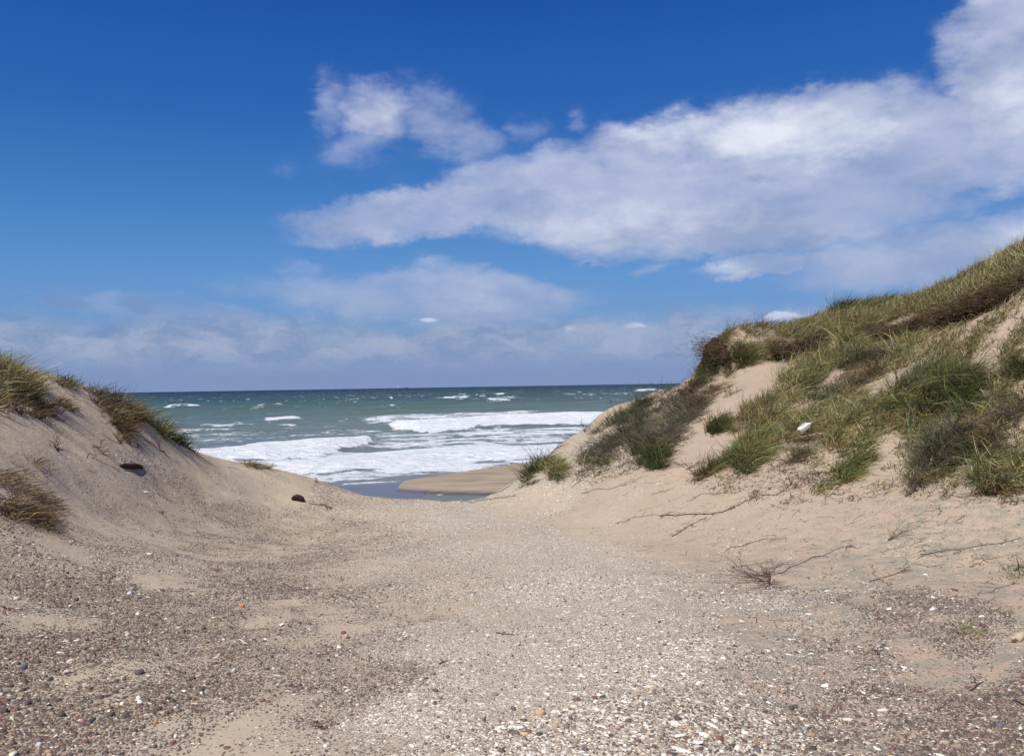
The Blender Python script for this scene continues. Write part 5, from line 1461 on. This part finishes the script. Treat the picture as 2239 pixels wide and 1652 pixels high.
# white plastic scraps on the left
p = hit1(317, 1076)
pr_ = p[1] * K / FPX
def scrap(bm):
    pts = [(-9, 3), (-7, 5), (2, -3), (6, 1), (12, 4), (13, 2), (6, -4), (3, -6)]
    top = [bm.verts.new((a_ * pr_, -b_ * pr_ * .6 * -1, .02 + .004 * math.sin(i))) for i, (a_, b_) in enumerate(pts)]
    bot = [bm.verts.new((v_.co.x, v_.co.y, .004)) for v_ in top]
    bm.faces.new(top); bm.faces.new(bot[::-1])
    for i in range(len(pts)):
        j = (i + 1) % len(pts)
        bm.faces.new((top[j], top[i], bot[i], bot[j]))
bm_obj('plastic_scrap', scrap, M_PLASTIC, loc=Vector(p), label='bent white plastic scrap above the shingle on the left dune', cat='plastic scrap')
p = hit1(327, 1212)
pr_ = p[1] * K / FPX
def tubep(bm):
    bmesh.ops.create_cone(bm, cap_ends=True, segments=12, radius1=2.4 * pr_, radius2=2.2 * pr_, depth=12 * pr_, matrix=Matrix.Rotation(R(90), 4, 'Y'))
o = bm_obj('plastic_tube', tubep, M_PLASTIC, loc=Vector(p) + Vector((0, 0, 2 * pr_)), label='short white plastic tube lying alone on the smooth sand in the left hollow', cat='plastic tube')
o.rotation_euler = (0, .05, -.15)
# a bit of blue-green rope on the lip
M_ROPE = plain('rope_fibre', (.10, .30, .27), .8)
pts = path_pts([(1006, 1097), (1014, 1095), (1022, 1096), (1032, 1099), (1040, 1098)], .007, 4)
pts[:, 2] += .01 * np.abs(np.sin(np.arange(len(pts)) * 1.3))
pl = [tube(pts, .008, .007, (.1, .3, .27), 5)]
for k in range(10):
    i = rng.integers(1, len(pts) - 1)
    pl.append(tube(np.array([pts[i], pts[i] + [rng.normal(0, .04), rng.normal(0, .03), .012]]), .003, .002, (.1, .3, .27), 3))
finish('rope', pl, 'scrap of frayed blue-green rope on the lip of the path', 'rope', mat=M_ROPE)
# the ship on the horizon
M_HULL = plain('ship_hull', (.10, .12, .16), .6); M_SHIPW = plain('ship_white', (.80, .82, .85), .5)
q = rays(880, 846)[0] * 6500
sh = bpy.data.objects.new('ship', None); COL.objects.link(sh)
sh['label'] = 'distant cargo ship on the horizon with a white deckhouse at its left end'; sh['category'] = 'ship'
sh.location = (q[0], q[1], SEA)
def hullf(bm):
    prof = [(-42, 0, 7), (-40, 8, 7), (25, 8, 7), (42, 0, 8.5), (25, -8, 7), (-40, -8, 7)]
    t_ = [bm.verts.new((a_, b_, c_)) for a_, b_, c_ in prof]
    b_ = [bm.verts.new((a_ * .94, bb * .8, -2)) for a_, bb, c_ in prof]
    bm.faces.new(t_[::-1]); bm.faces.new(b_)
    for i in range(6):
        j = (i + 1) % 6
        bm.faces.new((t_[i], t_[j], b_[j], b_[i]))
bm_obj('hull', hullf, M_HULL, sh)
def dh(bm):
    for (x_, z_, w_, h_) in ((-33, 11, 12, 8), (-32, 17, 8, 5)):
        r_ = bmesh.ops.create_cube(bm, size=1)
        bmesh.ops.scale(bm, vec=(w_, 12, h_), verts=r_['verts']); bmesh.ops.translate(bm, vec=(x_, 0, z_), verts=r_['verts'])
bm_obj('deckhouse', dh, M_SHIPW, sh)
def crane(bm):
    for x_ in (-8, 12, 32):
        r_ = bmesh.ops.create_cube(bm, size=1)
        bmesh.ops.scale(bm, vec=(1.5, 1.5, 8), verts=r_['verts']); bmesh.ops.translate(bm, vec=(x_, 0, 11), verts=r_['verts'])
bm_obj('mast', crane, M_HULL, sh)

# litter too small and scattered to count
def litter(N, polys, L, cols):
    parts = []
    for (x0, y0, x1, y1, n) in polys:
        dx = rng.random(n) * (x1 - x0) + x0; dy = rng.random(n) * (y1 - y0) + y0
        c = hit(dx, dy); c = c[~np.isnan(c[:, 0])]; c = c[c[:, 1] < 22]
        c = c[fbm(c[:, 0] * 1.2, c[:, 1] * 1.2, 3) > -.12 + .2 * rng.random(len(c)) - .1]
        for p_ in c:
            a_ = rng.normal(.35, 1.0); l_ = L * (.15 + rng.random() ** 4 * 2.6)
            d_ = np.array([math.cos(a_), math.sin(a_), 0]) * l_ / 2
            k_ = rng.normal(0, l_ * .2, 3)
            q_ = np.array([p_ - d_, p_ + k_, p_ + d_])
            q_[:, 2] = interp_z(q_[:, 0], q_[:, 1]) + .003 + np.array([0, .008 * rng.random(), .004])
            parts.append(tube(q_, .0022, .0014, cols[rng.integers(0, len(cols))], 3))
    return join_parts(parts)
v, t, c = litter(0, [(1300, 1040, 2239, 1240, 420), (1560, 1180, 2239, 1330, 240), (60, 900, 420, 1130, 110), (120, 1180, 420, 1300, 40), (1250, 1000, 1700, 1060, 300), (1700, 1000, 2239, 1150, 250), (400, 1200, 900, 1450, 60), (1250, 1330, 2239, 1600, 120)], .09,
                 [(.10, .07, .055), (.17, .08, .06), (.075, .06, .05), (.24, .19, .14)])
me = new_mesh('twig_litter', v, tris=t, mat=M_TWIG)
vattr(me, 'tint', c)
link('twig_litter', me, kind='stuff', cat='twig litter', label='fine dead twigs and root hairs scattered over the sand')
